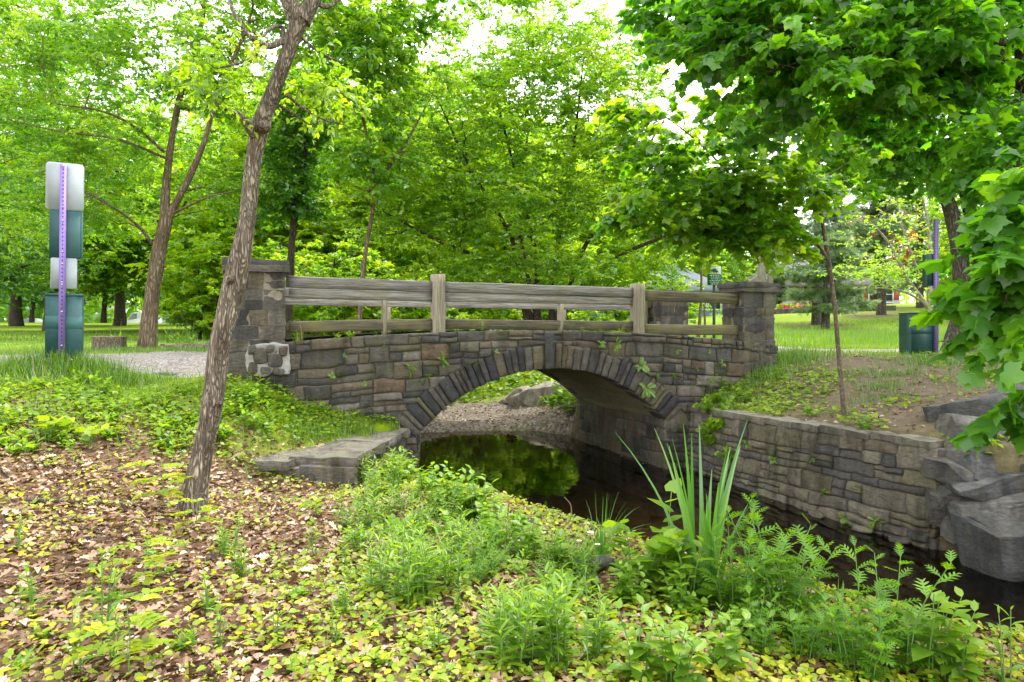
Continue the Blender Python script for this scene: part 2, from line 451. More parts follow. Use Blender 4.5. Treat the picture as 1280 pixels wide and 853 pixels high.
# ================================================================= terrain
B0 = np.array((-2.89, 8.80)); BU = np.array((0.938, 0.346)); BV = np.array((-0.36, 0.933))   # bridge: start, along, across
CTRL = np.array([
    (0, 0, .75), (-3, 1, .85), (3, 0, .70), (-8, 0, 1.1), (9, -2, .8), (0, 3, .74), (1.2, 3.2, .68), (2.0, 3.2, .62), (-0.5, 5, .72), (-1.2, 6.2, .70), (-2.49, 5.3, .78), (-4, 4, .97), (-6, 4, 1.12),
    (-4.5, 6.5, 1.17), (-3.2, 7.6, 1.22), (-2.0, 8.6, .84), (-2.6, 8.6, 1.08), (-3.3, 8.6, 1.58), (-5.67, 8.6, 1.78), (-8, 8.3, 1.76), (-7, 6.5, 1.32), (-4.5, 8.3, 1.42), (-4.6, 9.25, 1.58), (-3.9, 9.2, 1.66), (-5.6, 9.4, 1.68), (-7.2, 9.4, 1.72),
    (-4.6, 10.5, 1.80), (-7, 10.6, 1.76), (-10, 10.8, 1.74), (-3.9, 10.2, 1.98), (-4.6, 12.5, 1.8), (-8, 14, 1.72), (-7.8, 15, 1.75), (-5, 18, 1.75), (-12, 14, 1.72), (-16, 30, 1.85), (-6, 35, 1.9),
    (-30, 70, 2.85), (-60, 70, 3.1), (-5, 70, 2.7), (-40, 92, 1.8), (-80, 92, 1.9), (0, 92, 2.0), (-40, 130, 2.0), (-100, 200, 3), (0, 200, 4), (100, 200, 9), (-300, 400, 8), (300, 400, 14), (0, 400, 10),
    (-2.5, 6.8, .60), (-1.8, 6.6, .54), (-1.2, 7.4, .45), (-3.5, 14.2, 1.2), (-5, 15.5, 1.6),
    (0, 15.4, .12), (-1.8, 15.4, .12), (-3.2, 16, .35), (0, 18, .24), (-2, 18, .25), (1.3, 16.4, .35), (-1, 21, .62), (2.4, 18, .8), (0, 24, 1.1), (-3, 24, 1.3), (3, 23, 1.3), (0, 30, 1.6),
    (3.55, 10.6, 1.05), (3.75, 9.3, 1.02), (4.1, 8.5, 1.10), (4.7, 7.2, 1.12), (5, 8, 1.25), (5.5, 10, 1.5), (6, 7, 1.3), (7.6, 12.3, 1.72), (4.7, 11.6, 1.66), (4.1, 11.0, 1.42), (3.5, 15, 1.3), (9, 9, 1.6), (7, 7, 1.35), (10, 6, 1.4),
    (10, 13, 1.75), (6, 13.8, 1.79), (8, 16, 1.74), (14, 16, 1.78), (5, 14.5, 1.76), (4.2, 13.5, 1.85), (20, 28, 2.1), (12, 25, 2.0), (6, 25, 1.9), (10, 33, 2.25), (18, 45, 3.2), (30, 45, 3.7), (20, 60, 4.0), (45, 60, 5), (5, 42, 2.3), (10, 50, 2.75), (25, 35, 2.9)], float)
_d = np.linalg.norm(CTRL[:, None, :2] - CTRL[None, :, :2], axis=-1)
_n = len(CTRL)
_A = np.zeros((_n + 1, _n + 1)); _A[:_n, :_n] = -_d - 0.02 * np.eye(_n); _A[:_n, _n] = 1; _A[_n, :_n] = 1
_W = np.linalg.solve(_A, np.concatenate([CTRL[:, 2], [0]]))
CH = np.array([(13, 1.9), (6, 2.9), (3.3, 3.75), (2.25, 4.5), (1.2, 5.6), (0.45, 6.8), (-0.5, 8.0), (-1.25, 9.2), (-1.30, 9.4), (-2.36, 12.2), (-3.7, 12.9), (-3.9, 13.9),
               (-2, 14.3), (0.4, 14.5), (1.15, 13.9), (1.36, 13.55), (2.44, 10.85), (2.74, 10.98), (3.0, 10.45), (4.22, 6.85), (4.6, 6.4), (5.6, 5.9), (13, 4.2)], float)


def chan(x, y):
    """distance to the stream's edge (negative inside) and which side is nearest"""
    x = np.asarray(x, float); y = np.asarray(y, float)
    best = np.full(x.shape, 1e9); idx = np.zeros(x.shape, int); ins = np.zeros(x.shape, bool)
    for k in range(len(CH)):
        a, b = CH[k], CH[(k + 1) % len(CH)]
        e = b - a
        t = np.clip(((x - a[0]) * e[0] + (y - a[1]) * e[1]) / e.dot(e), 0, 1)
        d = np.hypot(x - a[0] - t * e[0], y - a[1] - t * e[1])
        m = d < best
        best = np.where(m, d, best); idx = np.where(m, k, idx)
        c = ((a[1] > y) != (b[1] > y)) & (x < (b[0] - a[0]) * (y - a[1]) / (b[1] - a[1] + 1e-12) + a[0])
        ins ^= c
    return np.where(ins, -best, best), idx


def H(x, y):
    x = np.asarray(x, float); y = np.asarray(y, float)
    sh = x.shape
    xf, yf = x.ravel(), y.ravel()
    z = np.full(xf.shape, _W[_n])
    for k in range(_n):
        z = z - _W[k] * np.hypot(xf - CTRL[k, 0], yf - CTRL[k, 1])
    z = z + 0.035 * n2(xf, yf, 1.1, 3, 3) * np.clip(1.2 - np.abs(yf - 5) / 30, 0.2, 1)
    d, k = chan(xf, yf)
    w = np.where(k <= 6, 0.75, np.where(k <= 9, 0.3, np.where(k <= 13, 0.9, 0.22)))
    t = np.clip(d / w, 0, 1); t = t * t * (3 - 2 * t)
    bed = -0.13 - 0.30 * np.clip(-d / 0.7, 0, 1) + 0.04 * n2(xf, yf, 3.0, 2, 9)
    return np.where(d < 0, bed, -0.13 * (1 - t) + z * t).reshape(sh)


def H1(x, y): return float(H(np.array([x]), np.array([y]))[0])


_ys = np.concatenate([np.arange(1.2, 20, 0.02), np.arange(20, 120, 0.2)])


def G(px, py):
    """where the line of sight through a place of the photograph meets the ground"""
    xs = (px - 640) / FPX * _ys
    zs = CZ - (py - HY) / FPX * _ys
    hit = np.nonzero(zs < H(xs, _ys))[0]
    i = hit[0] if len(hit) else len(_ys) - 1
    return np.array((xs[i], _ys[i], H1(xs[i], _ys[i])))


def axis_pts(lo, hi, a, b, step):
    mid = list(np.arange(a, b + 1e-6, step))
    out = []; s = step; p = b
    while p < hi: s *= 1.16; p += s; out.append(p)
    left = []; s = step; p = a
    while p > lo: s *= 1.16; p -= s; left.append(p)
    return np.array(left[::-1] + mid + out)


PATH_C = catmull(np.array([(-22, 10.9), (-14, 10.9), (-9.5, 10.6), (-6.8, 10.3), (-4.9, 10.15), (-3.8, 10.15), (-3.3, 10.35)]), 8)
PATH_R = catmull(np.array([(3.9, 12.75), (4.9, 13.1), (6.2, 13.5), (9, 14.0), (14, 14.6), (24, 16)]), 8)


def near_line(x, y, L):
    best = np.full(np.shape(x), 1e9)
    for a, b in zip(L[:-1], L[1:]):
        e = b - a
        t = np.clip(((x - a[0]) * e[0] + (y - a[1]) * e[1]) / max(e.dot(e), 1e-9), 0, 1)
        best = np.minimum(best, np.hypot(x - a[0] - t * e[0], y - a[1] - t * e[1]))
    return best


def sstep(a, b, x):
    t = np.clip((x - a) / (b - a), 0, 1)
    return t * t * (3 - 2 * t)


def zones(x, y):
    """litter, bare earth, lawn, pebbles, mud weights of the ground"""
    nz = n2(x, y, 0.9, 3, 21)
    d, k = chan(x, y)
    right = sstep(2.5, 3.2, x - (y - 10) * -0.2)
    lit = (1 - right) * (1 - sstep(6.6, 8.4, y + 0.45 * nz - 0.12 * (x + 4))) 
    earth = right * sstep(0, 1, 1.6 - np.hypot((x - 6.0) / 2.6, (y - 9.3) / 3.1) + 0.35 * nz)
    earth = np.maximum(earth, sstep(0.2, 0.7, 1.3 - np.hypot((x - 8.2) / 2.0, (y - 11.3) / 1.3) + 0.3 * nz))
    peb = sstep(0, .5, 1 - np.hypot((x + 0.6) / 3.4, (y - 16.3) / 2.6) + 0.25 * nz)
    peb = np.maximum(peb, sstep(1.5, .6, np.hypot(x - 1.4, y - 14.6)))
    for (px_, Y_, r_) in ((1022, 34, 1.6), (1032, 30, 1.7), (1102, 40, 2.2), (1150, 46, 2.0)):
        earth = np.maximum(earth, sstep(1.1, .9, np.hypot(x - (px_ - 640) / FPX * Y_, y - Y_) / r_ + .2 * nz))
    mud = sstep(0.35, 0.0, d)
    return lit, earth, peb, mud


gx = axis_pts(-420, 420, -9, 10, 0.09)
gy = axis_pts(-30, 520, 1.0, 17.5, 0.09)
X, Y = np.meshgrid(gx, gy, indexing='ij')
Z = H(X, Y)
mb = MB(); mb.grid(np.stack([X, Y, Z], -1))
ground = mb.build('ground', [], smooth=True)
wl, we, wp, wm = zones(X.ravel(), Y.ravel())
for nm, w in (('w_litter', wl), ('w_earth', we), ('w_pebble', wp), ('w_mud', wm)):
    a = ground.data.attributes.new(nm, 'FLOAT', 'POINT'); a.data.foreach_set('value', w.astype(np.float32))
m, nt, out = newmat('ground')
v = coords(nt)
nf = noise(nt, 45, 5, 0.7, v); nm_ = noise(nt, 4.5, 6, 0.65, v); nb = noise(nt, 0.35, 5, 0.6, v)
lawn = ramp(nt, nm_, [(0.25, (0.09, 0.16, 0.008)), (0.5, (0.15, 0.24, 0.010)), (0.75, (0.24, 0.31, 0.014))])
lawn = mixc(nt, 1.0, lawn, ramp(nt, nb, [(0.3, (0.75, 0.8, 0.8)), (0.7, (1.25, 1.12, 1.0))]), 'MULTIPLY')
litter = ramp(nt, nf, [(0.25, (0.05, 0.03, 0.02)), (0.5, (0.15, 0.09, 0.055)), (0.75, (0.27, 0.18, 0.115))])
earth = ramp(nt, noise(nt, 9, 8, 0.72, v), [(0.25, (0.085, 0.06, 0.04)), (0.5, (0.15, 0.11, 0.075)), (0.75, (0.23, 0.18, 0.13))])
vo = nt.nodes.new('ShaderNodeTexVoronoi'); vo.inputs['Scale'].default_value = 22; nt.links.new(v, vo.inputs['Vector'])
peb = ramp(nt, vo.outputs['Color'], [(0.1, (0.06, 0.047, 0.037)), (0.5, (0.14, 0.115, 0.09)), (0.9, (0.25, 0.22, 0.185))])
c = mixc(nt, attr(nt, 'w_litter'), lawn, litter)
c = mixc(nt, attr(nt, 'w_earth'), c, earth)
c = mixc(nt, attr(nt, 'w_pebble'), c, peb)
c = mixc(nt, attr(nt, 'w_mud'), c, ramp(nt, nm_, [(0.3, (0.04, 0.03, 0.019)), (0.7, (0.15, 0.115, 0.07))]))
principled(nt, out, c, 0.95, nf, 0.7, 0.03, 0, 0.15)
ground.data.materials.append(m)
tag(ground, 'grassy park ground with leaf litter by the stream', 'ground', kind='structure')

# paths
m, nt, out = newmat('gravel'); v = coords(nt)
vo = nt.nodes.new('ShaderNodeTexVoronoi'); vo.inputs['Scale'].default_value = 48; nt.links.new(v, vo.inputs['Vector'])
c = ramp(nt, vo.outputs['Color'], [(0.1, (0.12, 0.11, 0.10)), (0.5, (0.26, 0.24, 0.22)), (0.9, (0.46, 0.43, 0.40))])
c = mixc(nt, ramp(nt, noise(nt, 1.5, 5, 0.6, v), [(0.45, (0, 0, 0)), (0.7, (0.6, 0.6, 0.6))]), c, (0.22, 0.16, 0.11))
principled(nt, out, c, 0.95, vo.outputs['Distance'], 0.6, 0.02, 0, 0.2)
M['gravel'] = m
for nm, L, w in (('path', PATH_C, 1.15), ('path', PATH_R, 0.5)):
    t = nrmz(np.gradient(L, axis=0)); nn = np.stack([-t[:, 1], t[:, 0]], -1)
    rows = []
    fine = np.linspace(0, len(L) - 1, 160)
    Lx = np.stack([np.interp(fine, np.arange(len(L)), L[:, i]) for i in range(2)], -1)
    Nx = nrmz(np.stack([np.interp(fine, np.arange(len(L)), nn[:, i]) for i in range(2)], -1))
    for s in np.linspace(-1, 1, 17):
        ww = w * (1 + 0.16 * n2(Lx[:, 0] + s * 9, Lx[:, 1], 1.6, 2, 31))
        q = Lx + Nx * (s * ww)[:, None]
        zz = H(q[:, 0], q[:, 1]) + 0.022 - 0.03 * abs(s) ** 6
        rows.append(np.column_stack([q, zz]))
    mb = MB(); mb.grid(np.array(rows), flip=False)
    o = mb.build(nm, M['gravel'], smooth=True)
    tag(o, 'grey gravel path ' + ('leading left from the bridge' if L is PATH_C else 'crossing the grass right of the bridge'), 'path', kind='structure')

# water
m, nt, out = newmat('water')
v = coords(nt, (1, 1, 1))
bn = nt.nodes.new('ShaderNodeBump'); bn.inputs['Strength'].default_value = 0.10; bn.inputs['Distance'].default_value = 0.02
nt.links.new(noise(nt, 3.2, 3, 0.5, v, 0.3), bn.inputs['Height'])
gl = nt.nodes.new('ShaderNodeBsdfGlossy'); gl.inputs['Roughness'].default_value = 0.02; gl.inputs[0].default_value = (0.9, 0.9, 0.9, 1)
tr = nt.nodes.new('ShaderNodeBsdfTransparent'); tr.inputs[0].default_value = (0.52, 0.45, 0.32, 1)
fr = nt.nodes.new('ShaderNodeFresnel'); fr.inputs['IOR'].default_value = 1.34
nt.links.new(bn.outputs[0], gl.inputs['Normal']); nt.links.new(bn.outputs[0], fr.inputs['Normal'])
mx = nt.nodes.new('ShaderNodeMixShader')
nt.links.new(fr.outputs[0], mx.inputs[0]); nt.links.new(tr.outputs[0], mx.inputs[1]); nt.links.new(gl.outputs[0], mx.inputs[2])
nt.links.new(mx.outputs[0], out.inputs[0])
M['water'] = m
mb = MB(); xs = np.linspace(-6.5, 13, 40); ys = np.linspace(1.0, 15.6, 40)
XX, YY = np.meshgrid(xs, ys, indexing='ij')
mb.grid(np.stack([XX, YY, XX * 0], -1))
tag(mb.build('water', M['water'], smooth=True), 'dark shallow stream flowing under the stone bridge', 'water', kind='structure')
# ================================================================= masonry helpers
def stone_face(mb, mapf, s0, s1, tb, tt, rnd, prot=0.02, back=0.12, bev=0.011, gap=0.006, amp=0.017, step=0.045):
    """one dressed stone: a rounded, uneven cushion over s0..s1 x tb(s)..tt(s), with skirts going into the mortar"""
    s0 += gap; s1 -= gap
    if s1 - s0 < 0.03: return
    nS = max(3, int((s1 - s0) / step) + 1)
    si = np.linspace(s0 + bev, s1 - bev, nS)
    s = np.concatenate([[s0, s0], si, [s1, s1]])
    a = np.array([tb(k) for k in s]) + gap; b = np.array([tt(k) for k in s]) - gap
    hgt = b - a
    if hgt.max() < 0.03: return
    hgt = np.maximum(hgt, 0.004); b = a + hgt
    nT = max(2, int(hgt.max() / step) + 1)
    e = np.minimum(bev / np.maximum(hgt, 1e-4), 0.35)
    w = np.linspace(0, 1, nT)
    W = np.concatenate([np.zeros((len(s), 2)), e[:, None] + (1 - 2 * e[:, None]) * w[None], np.ones((len(s), 2))], 1)
    T = a[:, None] + hgt[:, None] * W
    S = np.broadcast_to(s[:, None], T.shape).copy()
    D = np.full(T.shape, prot)
    rim = np.zeros(T.shape, bool); rim[[0, 1, -2, -1], :] = True; rim[:, [0, 1, -2, -1]] = True
    D[rim] = prot - bev * 1.1
    sk = np.zeros(T.shape, bool); sk[[0, -1], :] = True; sk[:, [0, -1]] = True
    D[sk] = -back
    j = (R.random() - .5) * 0.014
    nz = fbm(np.stack([S * 1.0, T * 2.6, np.full(T.shape, rnd * 37)], -1), 6.5, 4, 5)
    D = np.where(sk, D, D + amp * nz + j * (W - .5))
    S = S + 0.35 * amp * np.where(rim, vn(np.stack([S, T, T * 0 + 3.3], -1), 14.0, 8), 0)
    T = T + 0.35 * amp * np.where(rim, vn(np.stack([S, T, T * 0 + 9.1], -1), 14.0, 9), 0)
    mb.grid(mapf(S, T, D), rnd)


def warp(S, T, k=.024):
    q = np.stack([S, T, np.full(np.shape(S), 4.2)], -1)
    return S + k * vn(q, 2.3, 51) + k * .5 * vn(q, 5.5, 53), T + k * .8 * vn(q, 1.9, 52) * np.clip(T / .15, 0, 1) + k * .4 * vn(q, 6.0, 54) * np.clip(T / .1, 0, 1)


def ashlar(s0, s1, t0, t1, hmin=0.09, hmax=0.26, wmin=0.22, wmax=0.6):
    """random coursed rubble; yields stones (s0,s1,t0,t1)"""
    out = []; t = t0
    while t < t1 - 0.02:
        h = R.uniform(hmin, hmax)
        if t + h > t1 - hmin * 0.7: h = t1 - t
        s = s0 - R.uniform(0, 0.2)
        while s < s1:
            w = R.uniform(wmin, wmax)
            if s + w > s1 - wmin * .5: w = s1 - s
            a, b = max(s, s0), min(s + w, s1)
            if b - a > 0.04:
                if h > hmin * 1.7 and R.random() < 0.5:
                    c = t + h * R.uniform(0.35, 0.65)
                    for (x, y) in ((t, c), (c, t + h)):
                        if b - a > wmin * 1.3 and R.random() < 0.4:
                            q = a + (b - a) * R.uniform(.35, .65)
                            out += [(a, q, x, y), (q, b, x, y)]
                        else: out.append((a, b, x, y))
                else: out.append((a, b, t, t + h))
            s += w
        t += h
    return out


def rough_block(mb, c, half, ax=None, rnd=0.5, amp=0.02, freq=4.0, n=6, rnd_pow=0.16, seed=0):
    """uneven block: a subdivided box, corners eased, displaced by noise of its position (no cracks)"""
    ax = np.eye(3) if ax is None else np.asarray(ax, float)
    g = np.linspace(-1, 1, n + 1)
    A, B = np.meshgrid(g, g, indexing='ij')
    one = np.ones_like(A)
    half = np.asarray(half, float)
    for k in range(3):
        for sg in (-1, 1):
            q = np.empty(A.shape + (3,))
            q[..., k] = sg * one; q[..., (k + 1) % 3] = A if sg > 0 else B; q[..., (k + 2) % 3] = B if sg > 0 else A
            L = np.linalg.norm(np.abs(q) ** 6, axis=-1) ** (1 / 6.0)
            p = q * (1 - rnd_pow) + (q / np.linalg.norm(q, axis=-1, keepdims=True)) * rnd_pow * 1.25
            wp = p * half
            dirn = nrmz(p)
            d = amp * fbm(wp + seed * 7.31, freq, 3, seed)
            wp = wp + dirn * d[..., None]
            mb.grid(np.asarray(c) + wp @ ax, rnd)


def bpt(u, v, z):
    u = np.asarray(u, float); v = np.asarray(v, float); z = np.asarray(z, float)
    u, v, z = np.broadcast_arrays(u, v, z)
    return np.stack([B0[0] + BU[0] * u + BV[0] * v, B0[1] + BU[1] * u + BV[1] * v, z], -1)


AXB = np.array([(BU[0], BU[1], 0), (BV[0], BV[1], 0), (0, 0, 1)])
UC, HS, ZSP, RI = 3.685, 1.985, 0.75, 2.68
ZC = 1.63 - RI
RE = RI + 0.34
DEEP = 3.0
def ztop(u): return 2.19 - 0.16 * ((u - 3.4) / 3.5) ** 2
def zext(u):
    du = abs(u - UC)
    return ZC + math.sqrt(max(RE * RE - du * du, 0)) if du < RE else -9
UEX = math.sqrt(RE ** 2 - (ZSP - ZC) ** 2)

bridge = empty('stone_bridge', tuple(bpt(UC, 1.5, 0.0)), 'old grey stone arch bridge with square pillars over the stream', 'bridge')
BL = np.array(bridge.location)

def face_map(front=True):
    def f(S, T, D):
        S, T = warp(S, T)
        z = np.vectorize(ztop)(S) - T
        return bpt(S, -D if front else DEEP + D, z)
    return f

def wall_face(front):
    mb = MB(); mp = face_map(front)
    if not front:
        mp0 = mp
        mp = lambda S, T, D: mp0(S, T, D)[:, ::-1] if S.ndim == 2 else mp0(S, T, D)
    for (a, b, t0, t1) in ashlar(-0.8, 7.85, 0.0, 1.42, 0.07, 0.25, 0.16, 0.6):
        # cut the stones along the back of the arch ring
        def lim(s):
            if abs(s - UC) >= UEX: return 9.0
            return ztop(s) - zext(s)
        ss = np.linspace(a, b, 13); ok = [s for s in ss if lim(s) > t0 + 0.035]
        if len(ok) < 2: continue
        a2, b2 = min(ok), max(ok)
        stone_face(mb, mp, a2, b2, lambda s: t0, lambda s: max(min(t1, lim(s)), t0 + .005), R.random(), R.uniform(0.005, 0.035), 0.25)
    for (ua, ub) in ((-0.8, UC - HS), (UC + HS, 7.85)):
        for (a, b, t0, t1) in ashlar(ua, ub, 1.42, 2.6, 0.12, 0.3, 0.25, 0.6):
            stone_face(mb, mp, a, b, lambda s: t0, lambda s: t1, R.random(), R.uniform(0.01, 0.035), 0.25)
    o = mb.build('spandrel_wall', M['stone'], bridge, BL, smooth=True)
    # mortar core behind the stones
    mc = MB()
    us = np.linspace(-0.78, 7.83, 120)
    lo = []
    for u in us:
        du = abs(u - UC)
        lo.append(ZC + math.sqrt(RI ** 2 - du ** 2) + 0.02 if du < HS else -0.45)
    lo = np.array(lo); hi = np.array([ztop(u) - 0.012 for u in us])
    rows = []
    for (v, zz) in ((0.34, lo), (0.018, lo), (0.018, lo * .5 + hi * .5), (0.018, hi), (0.34, hi)):
        rows.append(bpt(us, v if front else DEEP - v, zz))
    mc.grid(np.array(rows), flip=front)
    mc.build('mortar', M['mortar'], o, BL)
    # voussoirs
    mv = MB()
    th0 = math.asin(HS / RI) + 0.02; th = -th0
    while th < th0 - 0.004:
        dt = R.choice((0.026, 0.03, 0.036, 0.042, 0.05, 0.055)) * R.uniform(.9, 1.1)
        if -.075 < th < -.034: dt = -.034 - th if th < -.04 else 0.068
        if th + dt > th0 - 0.02: dt = th0 - th
        rr = RE + R.uniform(-0.025, 0.03) + 0.05 * (abs(th) / th0) ** 2
        if abs(th + dt / 2) < 0.012: rr = min(ztop(UC) - ZC, RE + 0.2)
        def vm(S, T, D):
            return bpt(UC + np.sin(S / RI) * T, -D if front else DEEP + D, ZC + np.cos(S / RI) * T)
        f = (lambda S, T, D: vm(S, T, D)) if front else (lambda S, T, D: vm(S, T, D)[::-1])
        ri = RI - R.uniform(0, 0.02)
        stone_face(mv, f, th * RI, (th + dt) * RI, lambda s: ri, lambda s: rr, R.random(), R.uniform(0.015, 0.05), 0.3, 0.012, R.uniform(.004, .010), 0.018, 0.05)
        th += dt
    mv.build('arch_ring', M['stone_dark'], bridge, BL, smooth=True)

wall_face(True); wall_face(False)

# vault: coursed underside with faint joints
mb = MB()
th0 = math.asin(HS / RI)
th = np.linspace(-th0, th0, 90); vv = np.linspace(0.02, DEEP - 0.02, 60)
TH, VV = np.meshgrid(th, vv, indexing='ij')
rr = RI + 0.012 * fbm(np.stack([TH * 9, VV * 2, VV * 0], -1), 1.6, 3, 4) + 0.012 * (np.abs(((TH * RI / 0.16) % 1) - .5) > .43)
mb.grid(bpt(UC + np.sin(TH) * rr, VV, ZC + np.cos(TH) * rr), flip=True)
mb.build('vault', M['soffit'], bridge, BL, smooth=True)
# abutment faces under the vault
for uu, sg in ((UC - HS, 1), (UC + HS, -1)):
    mb = MB(); mc = MB()
    def am(S, T, D):
        S, T = warp(S, T, .03)
        q = bpt(uu + sg * D, S, 0.78 - T)
        return q if sg < 0 else q[::-1]
    for (a, b, t0, t1) in ashlar(0.0, DEEP, 0.0, 1.2, 0.14, 0.32, 0.25, 0.7):
        stone_face(mb, am, a, b, lambda s: t0, lambda s: t1, R.random(), R.uniform(0.005, 0.03), 0.2)
    o = mb.build('abutment', M['stone'], bridge, BL, smooth=True)
    g = np.array([bpt(uu - sg * 0.002, np.linspace(0.0, DEEP, 8), z) for z in (-.45, 0.2, .79)])
    mc.grid(g, flip=sg < 0); mc.build('mortar', M['mortar'], o, BL)
# deck
mb = MB(); us = np.linspace(-0.95, 8.2, 60); vv = np.linspace(0.3, DEEP - 0.3, 20)
UU, VV = np.meshgrid(us, vv, indexing='ij')
zz = np.vectorize(ztop)(np.clip(UU, -.6, 7.7)) - 0.10 - 0.25 * np.clip(-.3 - UU, 0, 2) - 0.16 * np.clip(UU - 7.4, 0, 2) + 0.02 * n2(UU, VV, 1.5)
zz[0] -= .7; zz[-1] -= .7; UU[0] = UU[1]; UU[-1] = UU[-2]
mb.grid(bpt(UU, VV, zz)); mb.build('deck', M['gravel'], bridge, BL, smooth=True)


# pillars: courses of rough blocks under a two-slab cap
def pillar(u0, u1, v0, v1, z0, z1, capover, tan=0.0, rub=False):
    mb = MB(); z = z0; k = 0
    lo_done = not rub
    while z < z1 - 0.16:
        h = R.uniform(0.14, 0.28)
        if z + h > z1 - 0.24: h = z1 - 0.14 - z
        if rub and not lo_done: h = 0.36; lo_done = True
        inset = 0.0 if k == 0 else 0.03
        cuts = sorted([u0 + inset] + [u0 + (u1 - u0) * q for q in ([R.uniform(.3, .42), R.uniform(.58, .72)] if R.random() < .45 else [R.uniform(.35, .65)])] + [u1 - inset])
        for a, b in zip(cuts[:-1], cuts[1:]):
            vm_ = (v0 + v1) / 2
            for (c, d) in ((v0 + inset, vm_ + R.uniform(-.05, .05)), (vm_, v1 - inset)):
                hs = [(z, h)] if (h < .2 or R.random() < .7) else [(z, h * .45), (z + h * .45, h * .55)]
                for (zz, hh) in hs:
                    rough_block(mb, bpt((a + b) / 2, (c + d) / 2, zz + hh / 2), ((b - a) / 2 - .004, (d - c) / 2, hh / 2 - .004), AXB, R.random() * .85 + tan, 0.024, 6, 7, 0.06, k * 7 + int(a * 50) % 9)
        z += h; k += 1
    o = mb.build('pillar', M['stone'], bridge, BL, smooth=True)
    mc = MB(); e = .022
    mc.add(np.concatenate([bpt([u0 + e + .02, u1 - e - .02, u1 - e - .02, u0 + e + .02], [v0 + e + .02, v0 + e + .02, v1 - e - .02, v1 - e - .02], zz) for zz in (z0 - .3, z1 - .1)]),
           [(0, 1, 5, 4), (1, 2, 6, 5), (2, 3, 7, 6), (3, 0, 4, 7), (4, 5, 6, 7)])
    mc.build('mortar', M['mortar'], o, BL)
    cp = MB()
    uc, vc, hu, hv = (u0 + u1) / 2, (v0 + v1) / 2, (u1 - u0) / 2, (v1 - v0) / 2
    rough_block(cp, bpt(uc, vc, z1 - .115), (hu + .02, hv + .02, .04), AXB, .45, .014, 5, 10, .05, 3)
    rough_block(cp, bpt(uc, vc, z1 - .036), (hu + capover, hv + capover, .04), AXB, .3, .016, 4, 12, .06, 4)
    cp.build('cap', M['stone'], o, BL, smooth=True)
    return o

PV = -0.04
pl = pillar(-0.76, 0.0, PV, 0.60, 1.55, 3.09, 0.018, 0, True)
# pale repointed patch with rounded field stones at the foot of that pillar
mb = MB()
for (uu, zz, hu, hz) in ((-.33, 1.86, .075, .09), (-.16, 1.80, .085, .075), (-.06, 1.92, .04, .055), (-.27, 1.68, .06, .05), (-.42, 1.72, .05, .07), (-.11, 1.66, .07, .045), (-.21, 1.95, .04, .045), (-.44, 1.94, .035, .05)):
    rough_block(mb, bpt(uu, PV - .03, zz), (hu, .035, hz), AXB, R.random() * .6 + .3, .02, 6, 6, .5, int(zz * 90))
o = mb.build('field_stone', M['stone'], pl, BL, smooth=True)
mb = MB(); rough_block(mb, bpt(-.235, PV - .012, 1.82), (.245, .02, .19), AXB, .5, .03, 7, 16, .35, 3)
mb.build('mortar', M['mortar_pale'], pl, BL, smooth=True)
pillar(7.13, 7.83, PV, 0.58, 1.45, 2.98, 0.04, .1)
pillar(7.16, 7.86, DEEP - .58, DEEP + .04, 1.45, 2.97, 0.055)
pillar(-0.76, 0.0, DEEP - .6, DEEP + .04, 1.45, 3.07, 0.03)


# ----------------------------------------------------------------- timber railings
def beam(name, p0, p1, w, h, mat, parent, loc, up=(0, 0, 1), rnd=None, amp=0.006, ch=0.012):
    p0 = np.asarray(p0, float); p1 = np.asarray(p1, float)
    L = np.linalg.norm(p1 - p0); a = (p1 - p0) / L
    upv = np.asarray(up, float); upv = nrmz(upv - a * upv.dot(a)); sd = np.cross(a, upv)
    n = max(3, int(L / 0.12))
    prof = np.array([(-1, -1, 1, 0), (-1, -1, 0, 1), (-1, 1, 0, -1), (-1, 1, 1, 0), (1, 1, -1, 0), (1, 1, 0, -1), (1, -1, 0, 1), (1, -1, -1, 0)], float)
    off = R.uniform(0, 40); rr = R.random() if rnd is None else rnd
    V = []; Gc = []
    for t in np.linspace(0, L, n + 1):
        for (sx, sz, cx, cz) in prof:
            x = sx * w / 2 + cx * ch; z = sz * h / 2 + cz * ch
            q = p0 + a * t + sd * x + upv * z
            V.append(q); Gc.append((t + off, x + off * .3, z + off * .7))
    V = np.array(V); V = V + amp * np.stack([vn(V, 3.0, s) for s in (1, 2, 3)], -1)
    i = np.arange((n + 1) * 8).reshape(-1, 8); j = np.roll(i, -1, 1)
    mb = MB()
    mb.add(V, np.stack([i[:-1], i[1:], j[1:], j[:-1]], -1).reshape(-1, 4), rr)
    base = mb.n
    mb.f.append(np.array([i[0][::1]])); mb.m.append(np.zeros(1, np.int32))
    mb.f.append(np.array([i[-1][::-1]])); mb.m.append(np.zeros(1, np.int32))
    o = mb.build(name, mat, parent, loc)
    at = o.data.attributes.new('gr', 'FLOAT_VECTOR', 'POINT')
    at.data.foreach_set('vector', np.array(Gc, np.float32).ravel())
    return o

def along(px, v):
    a = np.array(((px - 640) / FPX, 1.0)); c = B0 + BV * v
    return float(np.linalg.solve(np.array([[a[0], -BU[0]], [a[1], -BU[1]]]), c)[1])

